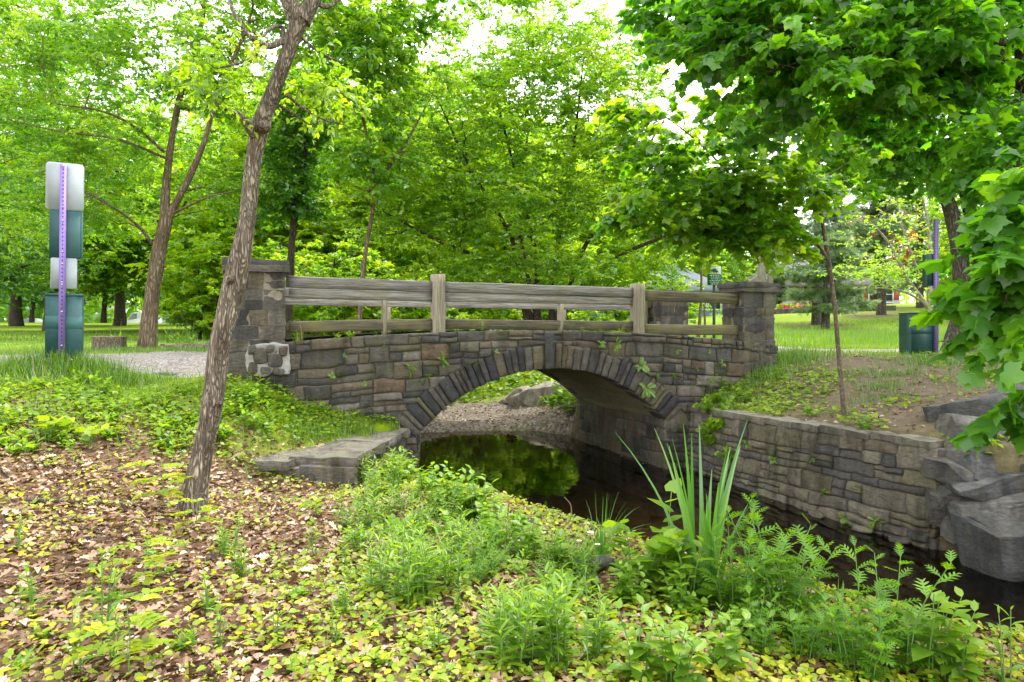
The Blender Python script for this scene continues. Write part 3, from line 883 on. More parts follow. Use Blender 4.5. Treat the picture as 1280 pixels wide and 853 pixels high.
def railing(label, v, sgn, loc_u):
    """posts stand on the wall's edge; rails run between them, short struts between the rails"""
    root = empty('timber_railing', tuple(bpt(UC, v, ztop(UC))), label, 'railing', 'weathered railings along the bridge')
    L = np.array(root.location)
    def rail(nm, ua, za, ub, zb, h, w, mat, vo=0.0):
        beam(nm, bpt(ua, v + vo * sgn, za), bpt(ub, v + vo * sgn, zb), w, h, mat, root, L)
    p1, p2 = 2.02, 5.24
    s1, s2 = 1.27, 3.93
    if sgn < 0: p1, p2, s1, s2 = [along(px, v) for px in (551, 803, 485.5, 704)]
    for (u, zt) in ((p1, 2.975), (p2, 2.915)):
        o = beam('post', bpt(u, v - .02 * sgn, ztop(u) - .22), bpt(u, v - .02 * sgn, zt), 0.19, 0.17, M['wood_post'], root, L, up=(BU[0], BU[1], 0), rnd=.7)
    rail('top_rail', 0.02, 2.825, p1 - .07, 2.80, .155, .085, M['wood_grey'])
    rail('middle_rail', 0.02, 2.672, p1 - .07, 2.655, .125, .075, M['wood_grey'], .012)
    rail('top_rail', p1 + .07, 2.80, p2 - .07, 2.775, .15, .085, M['wood_grey'])
    rail('middle_rail', p1 + .07, 2.655, p2 - .07, 2.64, .12, .075, M['wood_grey'], .012)
    rail('top_rail', p2 + .07, 2.735, 7.2, 2.71, .165, .09, M['wood_moss'])
    rail('bottom_rail', 0.02, 2.235, p1 - .07, 2.27, .15, .08, M['wood_moss'])
    rail('bottom_rail', p1 + .07, 2.275, p2 - .07, 2.255, .145, .08, M['wood_moss'])
    rail('bottom_rail', p2 + .07, 2.20, 7.2, 2.185, .165, .09, M['wood_moss'])
    for u, zt in ((s1, 2.60), (s2, 2.585)):
        beam('strut', bpt(u, v + .02 * sgn, ztop(u) - .05), bpt(u, v + .02 * sgn, zt), .13, .06, M['wood_post'], root, L, up=(BU[0], BU[1], 0))

railing('grey weathered timber railing on the near edge of the bridge', 0.16, 1, 0)
railing('timber railing on the far edge of the bridge behind the nearer one', DEEP - .16, -1, 0)

# ----------------------------------------------------------------- retaining wall right of the arch
W0, W1 = np.array((2.98, 10.45)), np.array((4.24, 6.85))
WL = np.linalg.norm(W1 - W0); WU = (W1 - W0) / WL; WN = np.array((WU[1], -WU[0]))
if WN.dot(-W0) < 0: WN = -WN
def wtop(s): return 0.98 + 0.09 * s / WL
root = empty('retaining_wall', (W0[0], W0[1], 0), 'low stone retaining wall along the right bank below the bare slope', 'wall')
WLc = np.array(root.location)
def wpt(s, d, z):
    s, d, z = np.broadcast_arrays(np.asarray(s, float), np.asarray(d, float), np.asarray(z, float))
    bt = 0.10 * (1.0 - z)            # leans back a little
    cv = 0.10 * np.sin(np.pi * np.clip(s / WL, 0, 1))
    return np.stack([W0[0] + WU[0] * s + WN[0] * (d + bt - .06 + cv), W0[1] + WU[1] * s + WN[1] * (d + bt - .06 + cv), z], -1)
mb = MB()
def wm(S, T, D):
    S2, T2 = warp(S + 20, T, .03); S2 = S2 - 20
    return wpt(S2, D, wtop(S2) - .07 - T2)
for (a, b, t0, t1) in ashlar(-0.62, WL, 0, 1.35, 0.07, 0.27, 0.18, 0.6):
    stone_face(mb, wm, a, b, lambda s: t0, lambda s: t1, R.random(), R.uniform(0.005, 0.04), 0.2, .011, .006, .02)
em = lambda S, T, D: wpt(WL + D, -S, wtop(WL) - .07 - T)      # end facing the boulders
for (a, b, t0, t1) in ashlar(0.0, .5, 0, 1.35, 0.12, 0.3, 0.25, 0.5):
    stone_face(mb, em, a, b, lambda s: t0, lambda s: t1, R.random(), R.uniform(0.005, 0.03), 0.2)
o = mb.build('facing', M['stone_wall'], root, WLc, smooth=True)
mc = MB()
ss = np.linspace(-.62, WL - .01, 14)
mc.grid(np.array([wpt(ss, -.022, z) for z in (-.45, 0, .5, .97)]))
mc.grid(np.array([wpt(WL - .012, -np.linspace(0, .5, 5), z) for z in (-.45, .5, .97)]))
mc.build('mortar', M['mortar'], root, WLc)
cp = MB(); s = -0.5
while s < WL:
    w = min(R.uniform(.35, .8), WL + .02 - s)
    if w > .12:
        ax = np.array([(WU[0], WU[1], 0), (-WN[0], -WN[1], 0), (0, 0, 1)])
        rough_block(cp, wpt(s + w / 2, -.20, wtop(s + w / 2) - .035), (w / 2 - .004, .25 + R.uniform(-.02, .02), .04), ax, R.random(), .016, 4, 9, .06, int(s * 77))
    s += w
cp.build('coping', M['slab'], root, WLc, smooth=True)

# ----------------------------------------------------------------- ledge left of the arch
root = empty('stone_ledge', (-1.95, 8.2, .7), 'flat stone ledge with cracked top slabs at the foot of the arch', 'ledge')
LL = np.array(root.location)
mb = MB(); d1 = nrmz(np.array((-.25, -2.3, 0))); d2 = np.array((-d1[1], d1[0], 0)); d2 = d2 if d2[0] < 0 else -d2
axl = np.array([d1, d2, (0, 0, 1)])
def lp(s, t, z): return np.array((-1.42, 9.3, 0)) + d1 * s + d2 * t + np.array((0, 0, z))
for (s, t, hs, ht, z, hz) in ((.55, .42, .56, .45, .80, .05), (1.62, .36, .52, .37, .795, .055), (1.9, .85, .42, .2, .78, .05), (.95, .86, .4, .12, .79, .05)):
    rough_block(mb, lp(s, t, z), (hs, ht, hz), axl, R.random(), .026, 4.5, 30, .05, int(s * 31))
mb.build('top_slab', M['slab'], root, LL, smooth=False)
mb = MB()
for z, hz in ((.66, .09), (.48, .10), (.25, .14), (-.05, .17)):
    s = 0.05
    while s < 2.15:
        w = R.uniform(.28, .55); w = min(w, 2.2 - s)
        rough_block(mb, lp(s + w / 2, .24 + R.uniform(-.02, .02), z), (w / 2, .22, hz), axl, R.random(), .03, 4.5, 8, .1, int(s * 91 + z * 10))
        s += w
    t = .3
    while t < 1.05:
        w = R.uniform(.22, .4)
        rough_block(mb, lp(2.0 + R.uniform(-.03, .03), t + w / 2, z), (.22, w / 2, hz), axl, R.random(), .03, 4.5, 8, .1, int(t * 91 + z * 10))
        t += w
mb.build('footing', M['stone_wall'], root, LL, smooth=True)


# ----------------------------------------------------------------- boulders
def boulder(name, p, half, label, mat='boulder', group=None, rz=0.0, tilt=0.0, amp=.16, seed=1, cat='boulder', rp=.24, n=40):
    c, s = math.cos(rz), math.sin(rz); ct, st = math.cos(tilt), math.sin(tilt)
    A = np.array([(c * ct, s * ct, st), (-s, c, 0), (-c * st, -s * st, ct)])
    mb = MB(); h = np.array(half) * (1.0 if cat == 'stone' else 1.36)
    rough_block(mb, p, h, A, R.random(), amp * h.min(), 1.1 / h.mean(), n, rp, seed)
    V = np.concatenate(mb.v) - np.asarray(p, float); L = V @ A.T
    st = fbm(np.stack([L[:, 0] * .6, L[:, 1] * .6, L[:, 2] * 3.2], -1), 2.0 / h.min() * .35, 4, seed + 3)
    gb = np.random.default_rng(seed)
    for _ in range(18):
        nn = nrmz(gb.normal(size=3)); pj = (L / h) @ nn; dd = gb.uniform(.56, .88) * np.percentile(pj, 98)
        L = L - np.maximum(pj - dd, 0)[:, None] * nn * h
    f2 = fbm(L, 9.0, 3, seed + 8); L = L * (1 + .025 * st + .018 * f2 * (.4 / h.mean()))[:, None]
    V = L @ A
    mb.v = [V + np.asarray(p, float)]
    o = mb.build(name, M[mat], None, np.asarray(p, float), smooth=False)
    return tag(o, label, cat, group)

BG = 'boulders stacked at the end of the retaining wall'
boulder('boulder', P(1216, 556, 7.1), (.36, .30, .24), 'pointed grey boulder on top of the stack beside the wall corner', group=BG, rz=.3, tilt=.35, amp=.5, seed=2)
boulder('boulder', P(1252, 583, 6.85), (.58, .36, .17), 'long smooth dark boulder lying across the stack', group=BG, rz=-.2, tilt=-.05, amp=.45, seed=3)
boulder('boulder', P(1254, 630, 6.55), (.50, .34, .21), 'jagged pale grey boulder overhanging a dark gap', group=BG, rz=.1, tilt=.22, amp=.6, seed=4)
boulder('boulder', P(1262, 690, 6.3), (.42, .36, .24), 'square grey boulder at the waterline under the stack', group=BG, rz=.25, tilt=.12, amp=.4, seed=5)
boulder('boulder', P(1232, 606, 6.85), (.40, .34, .17), 'grey boulder filling the middle of the stack beside the mossy corner stones', group=BG, rz=-.1, tilt=.12, amp=.3, seed=41)
boulder('boulder', P(1290, 618, 6.7), (.42, .36, .2), 'grey boulder in the middle of the stack at the picture edge', group=BG, rz=.4, tilt=-.1, amp=.3, seed=42)
boulder('boulder', P(1262, 566, 7.05), (.44, .32, .17), 'dark flat boulder behind the pointed one on top of the stack', group=BG, rz=.2, tilt=.08, amp=.3, seed=43)
boulder('boulder', P(1275, 524, 7.7), (.34, .3, .26), 'upright boulder behind the stack under hanging maple leaves', group=BG, rz=.6, tilt=.3, amp=.5, seed=6)
boulder('boulder', P(1206, 674, 6.55), (.15, .12, .13), 'small tilted slab wedged below the wall corner', group=BG, rz=.3, tilt=.5, amp=.35, seed=7)
boulder('boulder', P(1196, 640, 6.75), (.18, .2, .17), 'mossy rounded stone wedged at the wall corner', 'stone_wall', group=BG, rz=.3, tilt=.2, amp=.4, seed=17)
boulder('boulder', P(1192, 592, 6.8), (.14, .2, .16), 'small mossy stone just under the coping at the wall corner', 'stone_wall', group=BG, rz=.3, tilt=.1, amp=.4, seed=18)
boulder('boulder', (5.6, 6.35, .55), (.6, .45, .45), 'large boulder on the right bank at the picture edge', group=BG, rz=.3, tilt=.1, amp=.5, seed=8)
boulder('boulder', (6.9, 5.9, .5), (.7, .5, .5), 'rough boulder on the far right bank', group=BG, rz=-.2, tilt=.1, amp=.5, seed=9)
boulder('boulder', (5.35, 7.3, 1.05), (.5, .4, .3), 'broad boulder set in the right bank', group=BG, rz=-.4, tilt=.1, amp=.5, seed=10)
boulder('boulder', P(657, 500, 18.5), (.55, .45, .42), 'tan boulder on the pebble bank seen through the arch', 'rock_tan', 'tan boulders seen through the arch', rz=.3, tilt=-.2, amp=.35, seed=11)
boulder('boulder', P(684, 503, 17.8), (.60, .5, .50), 'tilted pale boulder against the arch side seen through the arch', 'rock_tan', 'tan boulders seen through the arch', rz=-.3, tilt=.7, amp=.35, seed=12)
for i, (px, py, h, lb) in enumerate(((735, 712, .12, 'flat grey stone at the near water edge below the sedge tuft'), (768, 722, .07, 'small grey stone beside the sedge tuft at the water edge'),
                                     (660, 660, .10, 'flat grey stone half hidden by weeds at the water edge'), (1005, 800, .08, 'grey stone under the mugwort at the water edge'))):
    g = G(px, py); boulder('bank_stone', g + np.array((0, 0, .01)), (h * 1.4, h, h * .55), lb, 'boulder', 'stones along the near bank', rz=i, tilt=.1, amp=.4, seed=20 + i, cat='stone', n=10)
for i, (s, d, h) in enumerate(((2.5, .10, .08), (3.1, .11, .09), (3.55, .10, .08))):
    q = wpt(s, d, .02)
    boulder('bank_stone', q, (h * 1.5, h, h * .5), 'flat stone in the shallow water at the foot of the retaining wall', 'stone_wall', 'flat stones at the foot of the retaining wall', rz=-1.2 + i * .2, tilt=.08, amp=.4, seed=30 + i, cat='stone', n=8)
# ================================================================= leaves
def tpl(verts, faces): return np.array(verts, float), np.array(faces, int)

T_DIA = tpl([(0, 0, 0), (.27, .45, .07), (0, 1, -.05), (-.27, .45, .07)], [(0, 1, 2), (0, 2, 3)])
T_OVAL = tpl([(0, 0, 0), (.23, .22, .05), (.27, .52, .06), (0, 1, -.10), (-.27, .52, .06), (-.23, .22, .05), (0, .5, -.03)],
             [(0, 1, 6), (1, 2, 6), (2, 3, 6), (3, 4, 6), (4, 5, 6), (5, 0, 6)])
T_HEART = tpl([(0, 0, 0), (.26, -.12, .05), (.48, .15, .07), (.36, .55, .04), (0, 1, -.12), (-.36, .55, .04), (-.48, .15, .07), (-.26, -.12, .05), (0, .4, -.05)],
              [(0, 1, 8), (1, 2, 8), (2, 3, 8), (3, 4, 8), (4, 5, 8), (5, 6, 8), (6, 7, 8), (7, 0, 8)])
T_ROUND = tpl([(0, 0, 0), (.4, .15, .05), (.5, .55, .03), (.25, .92, 0), (-.25, .92, 0), (-.5, .55, .03), (-.4, .15, .05)],
              [(0, 1, 2), (0, 2, 3), (0, 3, 4), (0, 4, 5), (0, 5, 6)])
T_LANCE = tpl([(0, 0, 0), (.10, .3, .03), (.085, .62, -.01), (0, 1, -.16), (-.085, .62, -.01), (-.10, .3, .03), (0, .45, -.02)],
              [(0, 1, 6), (1, 2, 6), (2, 3, 6), (3, 4, 6), (4, 5, 6), (5, 0, 6)])
_half = [(.05, -.03), (.22, -.12), (.36, -.04), (.50, .02), (.46, .16), (.52, .28), (.68, .46), (.52, .50), (.44, .58), (.30, .58), (.27, .74), (.15, .84), (0, 1.04)]
_ml = [(x, y, -.38 * (x * x + max(y - .3, 0) ** 2 * .7) + .10 * abs(x)) for x, y in _half]
_mr = [(-x, y, z) for (x, y, z) in _ml[:-1]][::-1]
_mv = [(0, .28, .03), (0, 0, 0)] + _ml + _mr
T_MAPLE = tpl(_mv, [(0, i, i + 1) for i in range(1, len(_mv) - 1)] + [(0, len(_mv) - 1, 1)])
_lv = [(0, .3, .03), (0, 0, 0), (.48, .0, -.06), (.42, .24, 0), (.64, .48, -.12), (.3, .56, 0), (0, 1.02, -.2), (-.3, .56, 0), (-.64, .48, -.12), (-.42, .24, 0), (-.48, .0, -.06)]
T_MAPLE_LO = tpl(_lv, [(0, i, i + 1) for i in range(1, 10)] + [(0, 10, 1)])
T_NEEDLE = tpl([(0, 0, 0), (.05, .5, .02), (0, 1, -.03), (-.05, .5, .02), (.3, .8, 0), (.2, .86, .0), (-.3, .8, 0), (-.2, .86, 0)],
               [(0, 1, 2), (0, 2, 3), (0, 4, 5), (0, 7, 6)])
# a leaf of many narrow lobes (mugwort)
_mg = [(0, 0, 0)]; _mf = []
for _y, _w in ((.15, .20), (.32, .36), (.5, .42), (.68, .32), (.84, .2)):
    for _s in (1, -1):
        b = len(_mg)
        _mg += [(0, _y - .06, 0), (_s * _w * .62, _y + .05, .05), (_s * _w, _y + .22, -.02), (_s * _w * .5, _y + .13, .05), (0, _y + .05, 0)]
        _mf += [(b, b + 1, b + 4), (b + 1, b + 2, b + 3), (b + 1, b + 3, b + 4)]
b = len(_mg); _mg += [(.035, 0, 0), (-.035, 0, 0), (0, 1.05, -.08), (.06, .85, 0), (-.06, .85, 0)]; _mf += [(b, b + 3, b + 1), (b + 1, b + 3, b + 4), (b + 3, b + 2, b + 4)]
T_MUG = tpl(_mg, _mf)


def put_leaves(mb, tp, pos, axis, nrm, size, rnd, mat=0):
    V, Fc = tp
    a = nrmz(axis); n = nrm - a * np.sum(nrm * a, -1, keepdims=True); n = nrmz(n); x = np.cross(a, n)
    s = np.asarray(size, float)[:, None, None]
    W = pos[:, None, :] + s * (V[None, :, 0:1] * x[:, None] + V[None, :, 1:2] * a[:, None] + V[None, :, 2:3] * n[:, None])
    k = len(V); N = len(pos)
    f = (Fc[None] + (np.arange(N) * k)[:, None, None]).reshape(-1, 3)
    mb.add(W.reshape(-1, 3), f, np.repeat(rnd, k), mat)


def runit(n, g): return nrmz(g.normal(size=(n, 3)))


def make_tree(name, label, cat, base, trunks, ells, leafmat_, barkm, leaf=T_DIA, size=.08, ntw=6, lpt=16, tl=.45, nmain=10, seed=1, group=None,
              flat=.35, droop=.25, up=1.0, sides=10, bark=.12, twig=True, attach=0.0, mainr=.05, jit=.55, shell=.45, twr=.0035, smooth=True, cw=.68, gap=0.0, br_seg=6):
    """trunk and limbs as tapered tubes, boughs grown to clumps spread through the crown's volume, leaves along twigs"""
    g = np.random.default_rng(seed)
    root = empty(name, tuple(base), label, cat, group)
    tb = MB(); nodes = []; nr = []
    for T in trunks:
        T = np.array(T, float); c = catmull(T, 7)
        tb.tube(c[:, :3], np.maximum(c[:, 3], .004), sides, g.random(), 0, True, bark, seed)
        keep = c[:, 2] > attach
        nodes += list(c[keep, :3]); nr += list(c[keep, 3])
    cl = []; ms = []
    for el_ in ells:
        c, r, n = el_[:3]
        d = runit(n, g); q = g.random(n) ** shell
        p = np.array(c) + d * q[:, None] * np.array(r)
        if gap: p = p[vn(p, 1.0 / gap, seed) > -.25]
        cl.append(p); ms.append(np.full(len(p), el_[3] if len(el_) > 3 else 1.0))
    cl = np.concatenate(cl) if cl else np.zeros((0, 3))
    pm = g.permutation(len(cl)); cl = cl[pm]; ms = np.concatenate(ms)[pm] if len(cl) else None
    cen = np.array([np.mean([t[len(t) // 2][:2] for t in trunks], axis=0)[0], np.mean([t[len(t) // 2][:2] for t in trunks], axis=0)[1]])
    nodes = list(nodes); outw = []
    for k, c in enumerate(cl):
        A = np.array(nodes); d = c - A; L = np.linalg.norm(d, axis=1)
        cost = L + 1.2 * np.maximum(0, A[:, 2] - c[2] + .25 * L) + (0.0 if k >= nmain else 0)
        if k < nmain: cost = cost + 3 * (np.arange(len(A)) >= len(nodes) - 0) 
        i = int(np.argmin(cost)); p0 = A[i]; ln = L[i]
        if ln < .05: outw.append(d[i]); continue
        r0 = min(nr[i] * .72, mainr * (.35 + .25 * ln) if k < nmain else .006 + .010 * ln)
        ctl = p0 + (c - p0) * .5 + np.array((0, 0, .18 * ln)) * g.uniform(-.2, 1) + g.normal(size=3) * .07 * ln
        t = np.linspace(0, 1, br_seg)[:, None]
        B = (1 - t) ** 2 * p0 + 2 * t * (1 - t) * ctl + t * t * c
        B[1:-1] += g.normal(size=(br_seg - 2, 3)) * .02 * ln
        rr = r0 * (1 - .72 * t[:, 0])
        tb.tube(B, rr, 7 if r0 > .03 else (5 if r0 > .012 else 4), g.random(), 0, False)
        nodes += list(B[1:]); nr += list(rr[1:])
        outw.append(c - p0)
    if len(cl):
        outw = nrmz(np.array(outw) * np.array((1, 1, .4)))
        n = len(cl); crnd = g.random(n)
        tw = np.repeat(np.arange(n), ntw)
        td = nrmz(outw[tw] * .5 + runit(len(tw), g) * np.array((1, 1, flat)))
        tln = tl * g.uniform(.6, 1.25, len(tw))
        start = cl[tw] + g.normal(size=(len(tw), 3)) * tl * .12
        if twig:
            a = np.arange(3) * 2 * np.pi / 3
            x = nrmz(np.cross(td, np.array((.1, .2, 1.0)))); z = np.cross(td, x)
            rg = twr * (x[:, None] * np.cos(a)[None, :, None] + z[:, None] * np.sin(a)[None, :, None])
            e = start + td * tln[:, None] + np.array((0, 0, -1.0)) * (droop * .35 * tln)[:, None]
            V = np.concatenate([start[:, None] + rg, e[:, None] + rg * .4], 1)
            f = np.array([(0, 1, 4, 3), (1, 2, 5, 4), (2, 0, 3, 5)])
            tb.add(V.reshape(-1, 3), (f[None] + (np.arange(len(tw)) * 6)[:, None, None]).reshape(-1, 4), .4)
        li = np.repeat(np.arange(len(tw)), lpt); m = len(li)
        t = g.uniform(.08, 1.05, m)
        pos = start[li] + td[li] * (tln[li] * t)[:, None] + np.array((0, 0, -1.0)) * (droop * .35 * tln[li] * t * t)[:, None]
        side = nrmz(np.cross(td[li], np.array((0, 0, 1.0))) + 1e-6) * np.where(g.random(m) < .5, 1, -1)[:, None]
        ax = nrmz(td[li] * .6 + side * .75 + g.normal(size=(m, 3)) * .3 + np.array((0, 0, -1.0)) * droop * g.uniform(.3, 1.4, m)[:, None])
        nm = nrmz(np.array((0, 0, 1.0)) * up + g.normal(size=(m, 3)) * jit + .12 * td[li])
        sz = size * g.uniform(.6, 1.25, m) * ms[tw[li]]
        rnd = np.clip(cw * crnd[tw[li]] + (1 - cw) * g.random(m), 0, 1)
        mb = MB(); put_leaves(mb, leaf, pos, ax, nm, sz, rnd)
        mb.build('crown', leafmat_, root, base)
    tb.build('trunk', barkm, root, base, smooth=smooth)
    return root


def PP(px, py, Y, r): return tuple(P(px, py, Y)) + (r,)


# 1 leaning trunk in the foreground
g0 = G(240, 640); Yt = 5.3; b = P(240, 642, Yt)
knob = [[PP(qx, qy, Yt, kr), PP(qx + kx, qy, Yt - .05, kr * .9), PP(qx + kx * 1.3, qy - 1, Yt - .12, kr * .35)] for (qx, qy, kx, kr) in ((293, 350, -5, .05), (268, 505, 6, .026), (331, 158, -2, .05))]
main = [PP(238, 668, Yt, 0.1634), PP(239, 650, Yt, 0.1187), PP(243, 622, Yt, 0.0929), PP(251, 580, Yt, 0.0808), PP(263, 520, Yt, 0.0774), PP(270, 470, Yt, 0.0774), PP(276, 425, Yt, 0.0834), PP(284, 392, Yt, 0.0886), PP(297, 335, Yt + .03, 0.0826), PP(309, 280, Yt + .03, 0.0654), PP(313, 240, Yt + .03, 0.0628),
        PP(318, 195, Yt + .05, 0.0619), PP(326, 158, Yt + .05, 0.0705), PP(345, 105, Yt + .05, 0.0568), PP(364, 55, Yt + .05, 0.0568), PP(376, 20, Yt + .05, 0.0731)]
forkl = [PP(374, 26, Yt + .05, .075), PP(362, 0, Yt + .03, .062), PP(350, -60, Yt, .055), PP(330, -160, Yt - .1, .04), PP(320, -300, Yt, .02)]
forkr = [PP(377, 26, Yt + .05, .075), PP(392, -2, Yt + .08, .055), PP(420, -50, Yt + .2, .045), PP(460, -130, Yt + .4, .035), PP(520, -260, Yt + .4, .015)]
stub = [PP(318, 168, Yt, .045), PP(303, 148, Yt - .1, .030), PP(287, 138, Yt - .15, .022), PP(272, 131, Yt - .2, .013), PP(262, 124, Yt - .2, .006)]
tw1 = [PP(352, 52, Yt, .026), PP(335, 58, Yt - .1, .022), PP(315, 48, Yt - .2, .017), PP(297, 25, Yt - .25, .014), PP(287, 0, Yt - .25, .012), PP(285, -40, Yt - .2, .008)]
tw2 = [PP(322, 52, Yt - .2, .016), PP(318, 70, Yt - .2, .015), PP(295, 80, Yt - .3, .009), PP(270, 86, Yt - .4, .006)]
tw3 = [PP(356, 50, Yt + .1, .018), PP(352, 34, Yt + .1, .015), PP(338, 36, Yt, .012), PP(325, 46, Yt - .1, .009), PP(300, 22, Yt - .1, .005)]
tw4 = [PP(393, 4, Yt + .1, .022), PP(410, 8, Yt + .1, .018), PP(426, -4, Yt + .15, .012), PP(450, -40, Yt + .2, .006)]
tw5 = [PP(350, 132, Yt + .05, .014), PP(372, 146, Yt + .2, .010), PP(388, 156, Yt + .3, .007), PP(400, 152, Yt + .4, .004)]
tw6 = [PP(358, 118, Yt + .05, .014), PP(378, 135, Yt + .2, .010), PP(405, 150, Yt + .3, .007), PP(432, 157, Yt + .4, .004)]
tw7 = [PP(378, 48, Yt + .1, .012), PP(400, 66, Yt + .2, .009), PP(430, 80, Yt + .3, .005)]
make_tree('leaning_tree', 'slender leaning tree with furrowed brown bark nearest the camera', 'tree', b, [main, forkl, forkr, stub, tw1, tw2, tw3, tw4, tw5, tw6, tw7] + knob,
          [(P(330, -330, 5.2), (1.5, 1.4, 1.0), 60), (P(520, -260, 5.6), (1.2, 1.2, .8), 40), (P(410, 125, 5.7), (.32, .3, .22), 10), (P(395, 95, 5.5), (.15, .2, .15), 4), (P(262, 105, 5.0), (.25, .3, .18), 9), (P(270, 70, 5.0), (.3, .3, .15), 5)],
          M['leaf_yellow'], M['bark_near'], T_OVAL, .055, 5, 13, .28, 6, 3, sides=44, bark=.15, droop=.8, flat=.6, twr=.002, mainr=.015)

# 2 elm on the left, standing beyond the path
Ye = 14.8
make_tree('elm_tree', 'forked elm with tan bark behind the stumps left of the bridge', 'tree', P(183, 440, Ye),
          [[PP(182, 446, Ye, 0.2516), PP(183, 438, Ye, 0.1924), PP(188, 390, Ye, 0.1591), PP(196, 330, Ye, 0.1480), PP(206, 283, Ye, 0.1406), PP(209, 268, Ye, 0.1406)],
           [PP(206, 275, Ye, 0.1110), PP(207, 240, Ye, 0.0888), PP(211, 200, Ye, 0.0740), PP(217, 160, Ye, 0.0666), PP(228, 110, Ye, 0.0629), PP(250, 40, Ye, 0.0518), PP(265, -60, Ye, 0.0370), PP(280, -170, Ye, 0.0222)],
           [PP(209, 275, Ye, 0.1036), PP(222, 250, Ye - .1, 0.0740), PP(240, 215, Ye - .2, 0.0629), PP(256, 175, Ye - .3, 0.0518), PP(275, 110, Ye - .3, 0.0407), PP(310, 30, Ye - .3, 0.0296), PP(330, -60, Ye - .3, 0.0148)],
           [PP(190, 305, Ye, 0.0370), PP(175, 285, Ye - .3, 0.0296), PP(150, 265, Ye - .8, 0.0222), PP(115, 245, Ye - 1.4, 0.0148), PP(60, 215, Ye - 2, 0.0089)],
           [PP(214, 268, Ye, 0.0370), PP(235, 258, Ye - .4, 0.0259), PP(262, 246, Ye - 1.0, 0.0185), PP(290, 240, Ye - 1.6, 0.0089)],
           [PP(205, 190, Ye, 0.0370), PP(170, 160, Ye - .6, 0.0296), PP(130, 140, Ye - 1.2, 0.0222), PP(70, 130, Ye - 1.8, 0.0111)],
           [PP(212, 200, Ye, 0.0296), PP(150, 175, Ye - 1.2, 0.0222), PP(80, 165, Ye - 2.0, 0.0148), PP(10, 150, Ye - 2.6, 0.0089)]],
          [(P(110, 60, Ye - .6), (3.4, 2.6, 1.5), 150), (P(250, -60, Ye), (3.0, 2.6, 2.0), 150), (P(70, 180, Ye - 1.0), (2.0, 1.6, 1.1), 85), (P(190, 190, Ye + 1.4), (1.6, 1.0, 1.1), 50), (P(20, 20, Ye - .6), (2.6, 2.6, 1.4), 110), (P(275, 110, Ye + .6), (1.1, 1.0, 1.2), 55),
           (P(110, 270, Ye + .8), (1.6, 1.0, .6), 45), (P(290, 240, Ye + .8), (.8, 1.0, .5), 25), (P(40, 270, Ye - 1), (1.2, 1.2, .7), 30), (P(330, 20, Ye), (1.2, 1.5, 1.1), 45)],
          M['leaf_elm'], M['bark_elm'], T_DIA, .094, 6, 20, .55, 24, 5, droop=.35, flat=.3, attach=P(0, 330, Ye)[2], sides=20, bark=.1, mainr=.06)

# 3 dark trees at the left edge, farther off
for i, (px, Y, s, lb) in enumerate(((-20, 23, 5, 'dark leafy tree at the left edge behind the signpost'), (70, 36, 9, 'broad dark tree far behind the signpost with low boughs'))):
    g_ = H1((px - 640) / FPX * Y, Y); bx = (px - 640) / FPX * Y
    k = Y / 23
    make_tree('lawn_tree', lb, 'tree', (bx, Y, g_), [[(bx, Y, g_ - .3, .42 * k), (bx, Y, g_ + 1.4 * k, .30 * k), (bx + .1, Y, g_ + 4 * k, .22 * k), (bx - .2, Y, g_ + 8 * k, .12 * k), (bx, Y, g_ + 11 * k, .05)]],
              [((bx, Y, g_ + 5.0 * k), (3.8 * k, 3.0 * k, 3.0 * k), 260), ((bx + 1.6 * k, Y - .6, g_ + 2.6 * k), (2.4 * k, 2 * k, 1.1 * k), 90), ((bx, Y - 1.2, g_ + 1.9 * k), (2.6 * k, 1.0 * k, .75 * k), 70), ((bx, Y, g_ + 9 * k), (3.4 * k, 3 * k, 2.4 * k), 150)],
              M['leaf_dark'], M['bark_dark'], T_DIA, .13 * k, 5, 13, .8 * k, 16, s, flat=.3, droop=.3, attach=g_ + 1.2, twr=.006, group='dark trees at the left edge')

# 4 slender dark tree behind the left pillar
Y4 = 17.0
make_tree('slender_tree', 'slender tree with dark trunk and deep green leaves behind the left pillar', 'tree', P(360, 425, Y4),
          [[PP(358, 430, Y4, .12), PP(362, 360, Y4, .10), PP(366, 290, Y4, .085), PP(376, 230, Y4, .07), PP(384, 170, Y4, .05), PP(392, 90, Y4, .03), PP(396, 40, Y4, .015)]],
          [(P(365, 180, Y4), (1.0, 1.0, 1.5), 110), (P(360, 250, Y4 - .3), (.85, .8, .6), 50), (P(385, 110, Y4), (.8, .8, .9), 50)],
          M['leaf_dark'], M['bark_dark'], T_OVAL, .115, 6, 13, .42, 10, 9, flat=.3, droop=.45, attach=P(0, 330, Y4)[2])

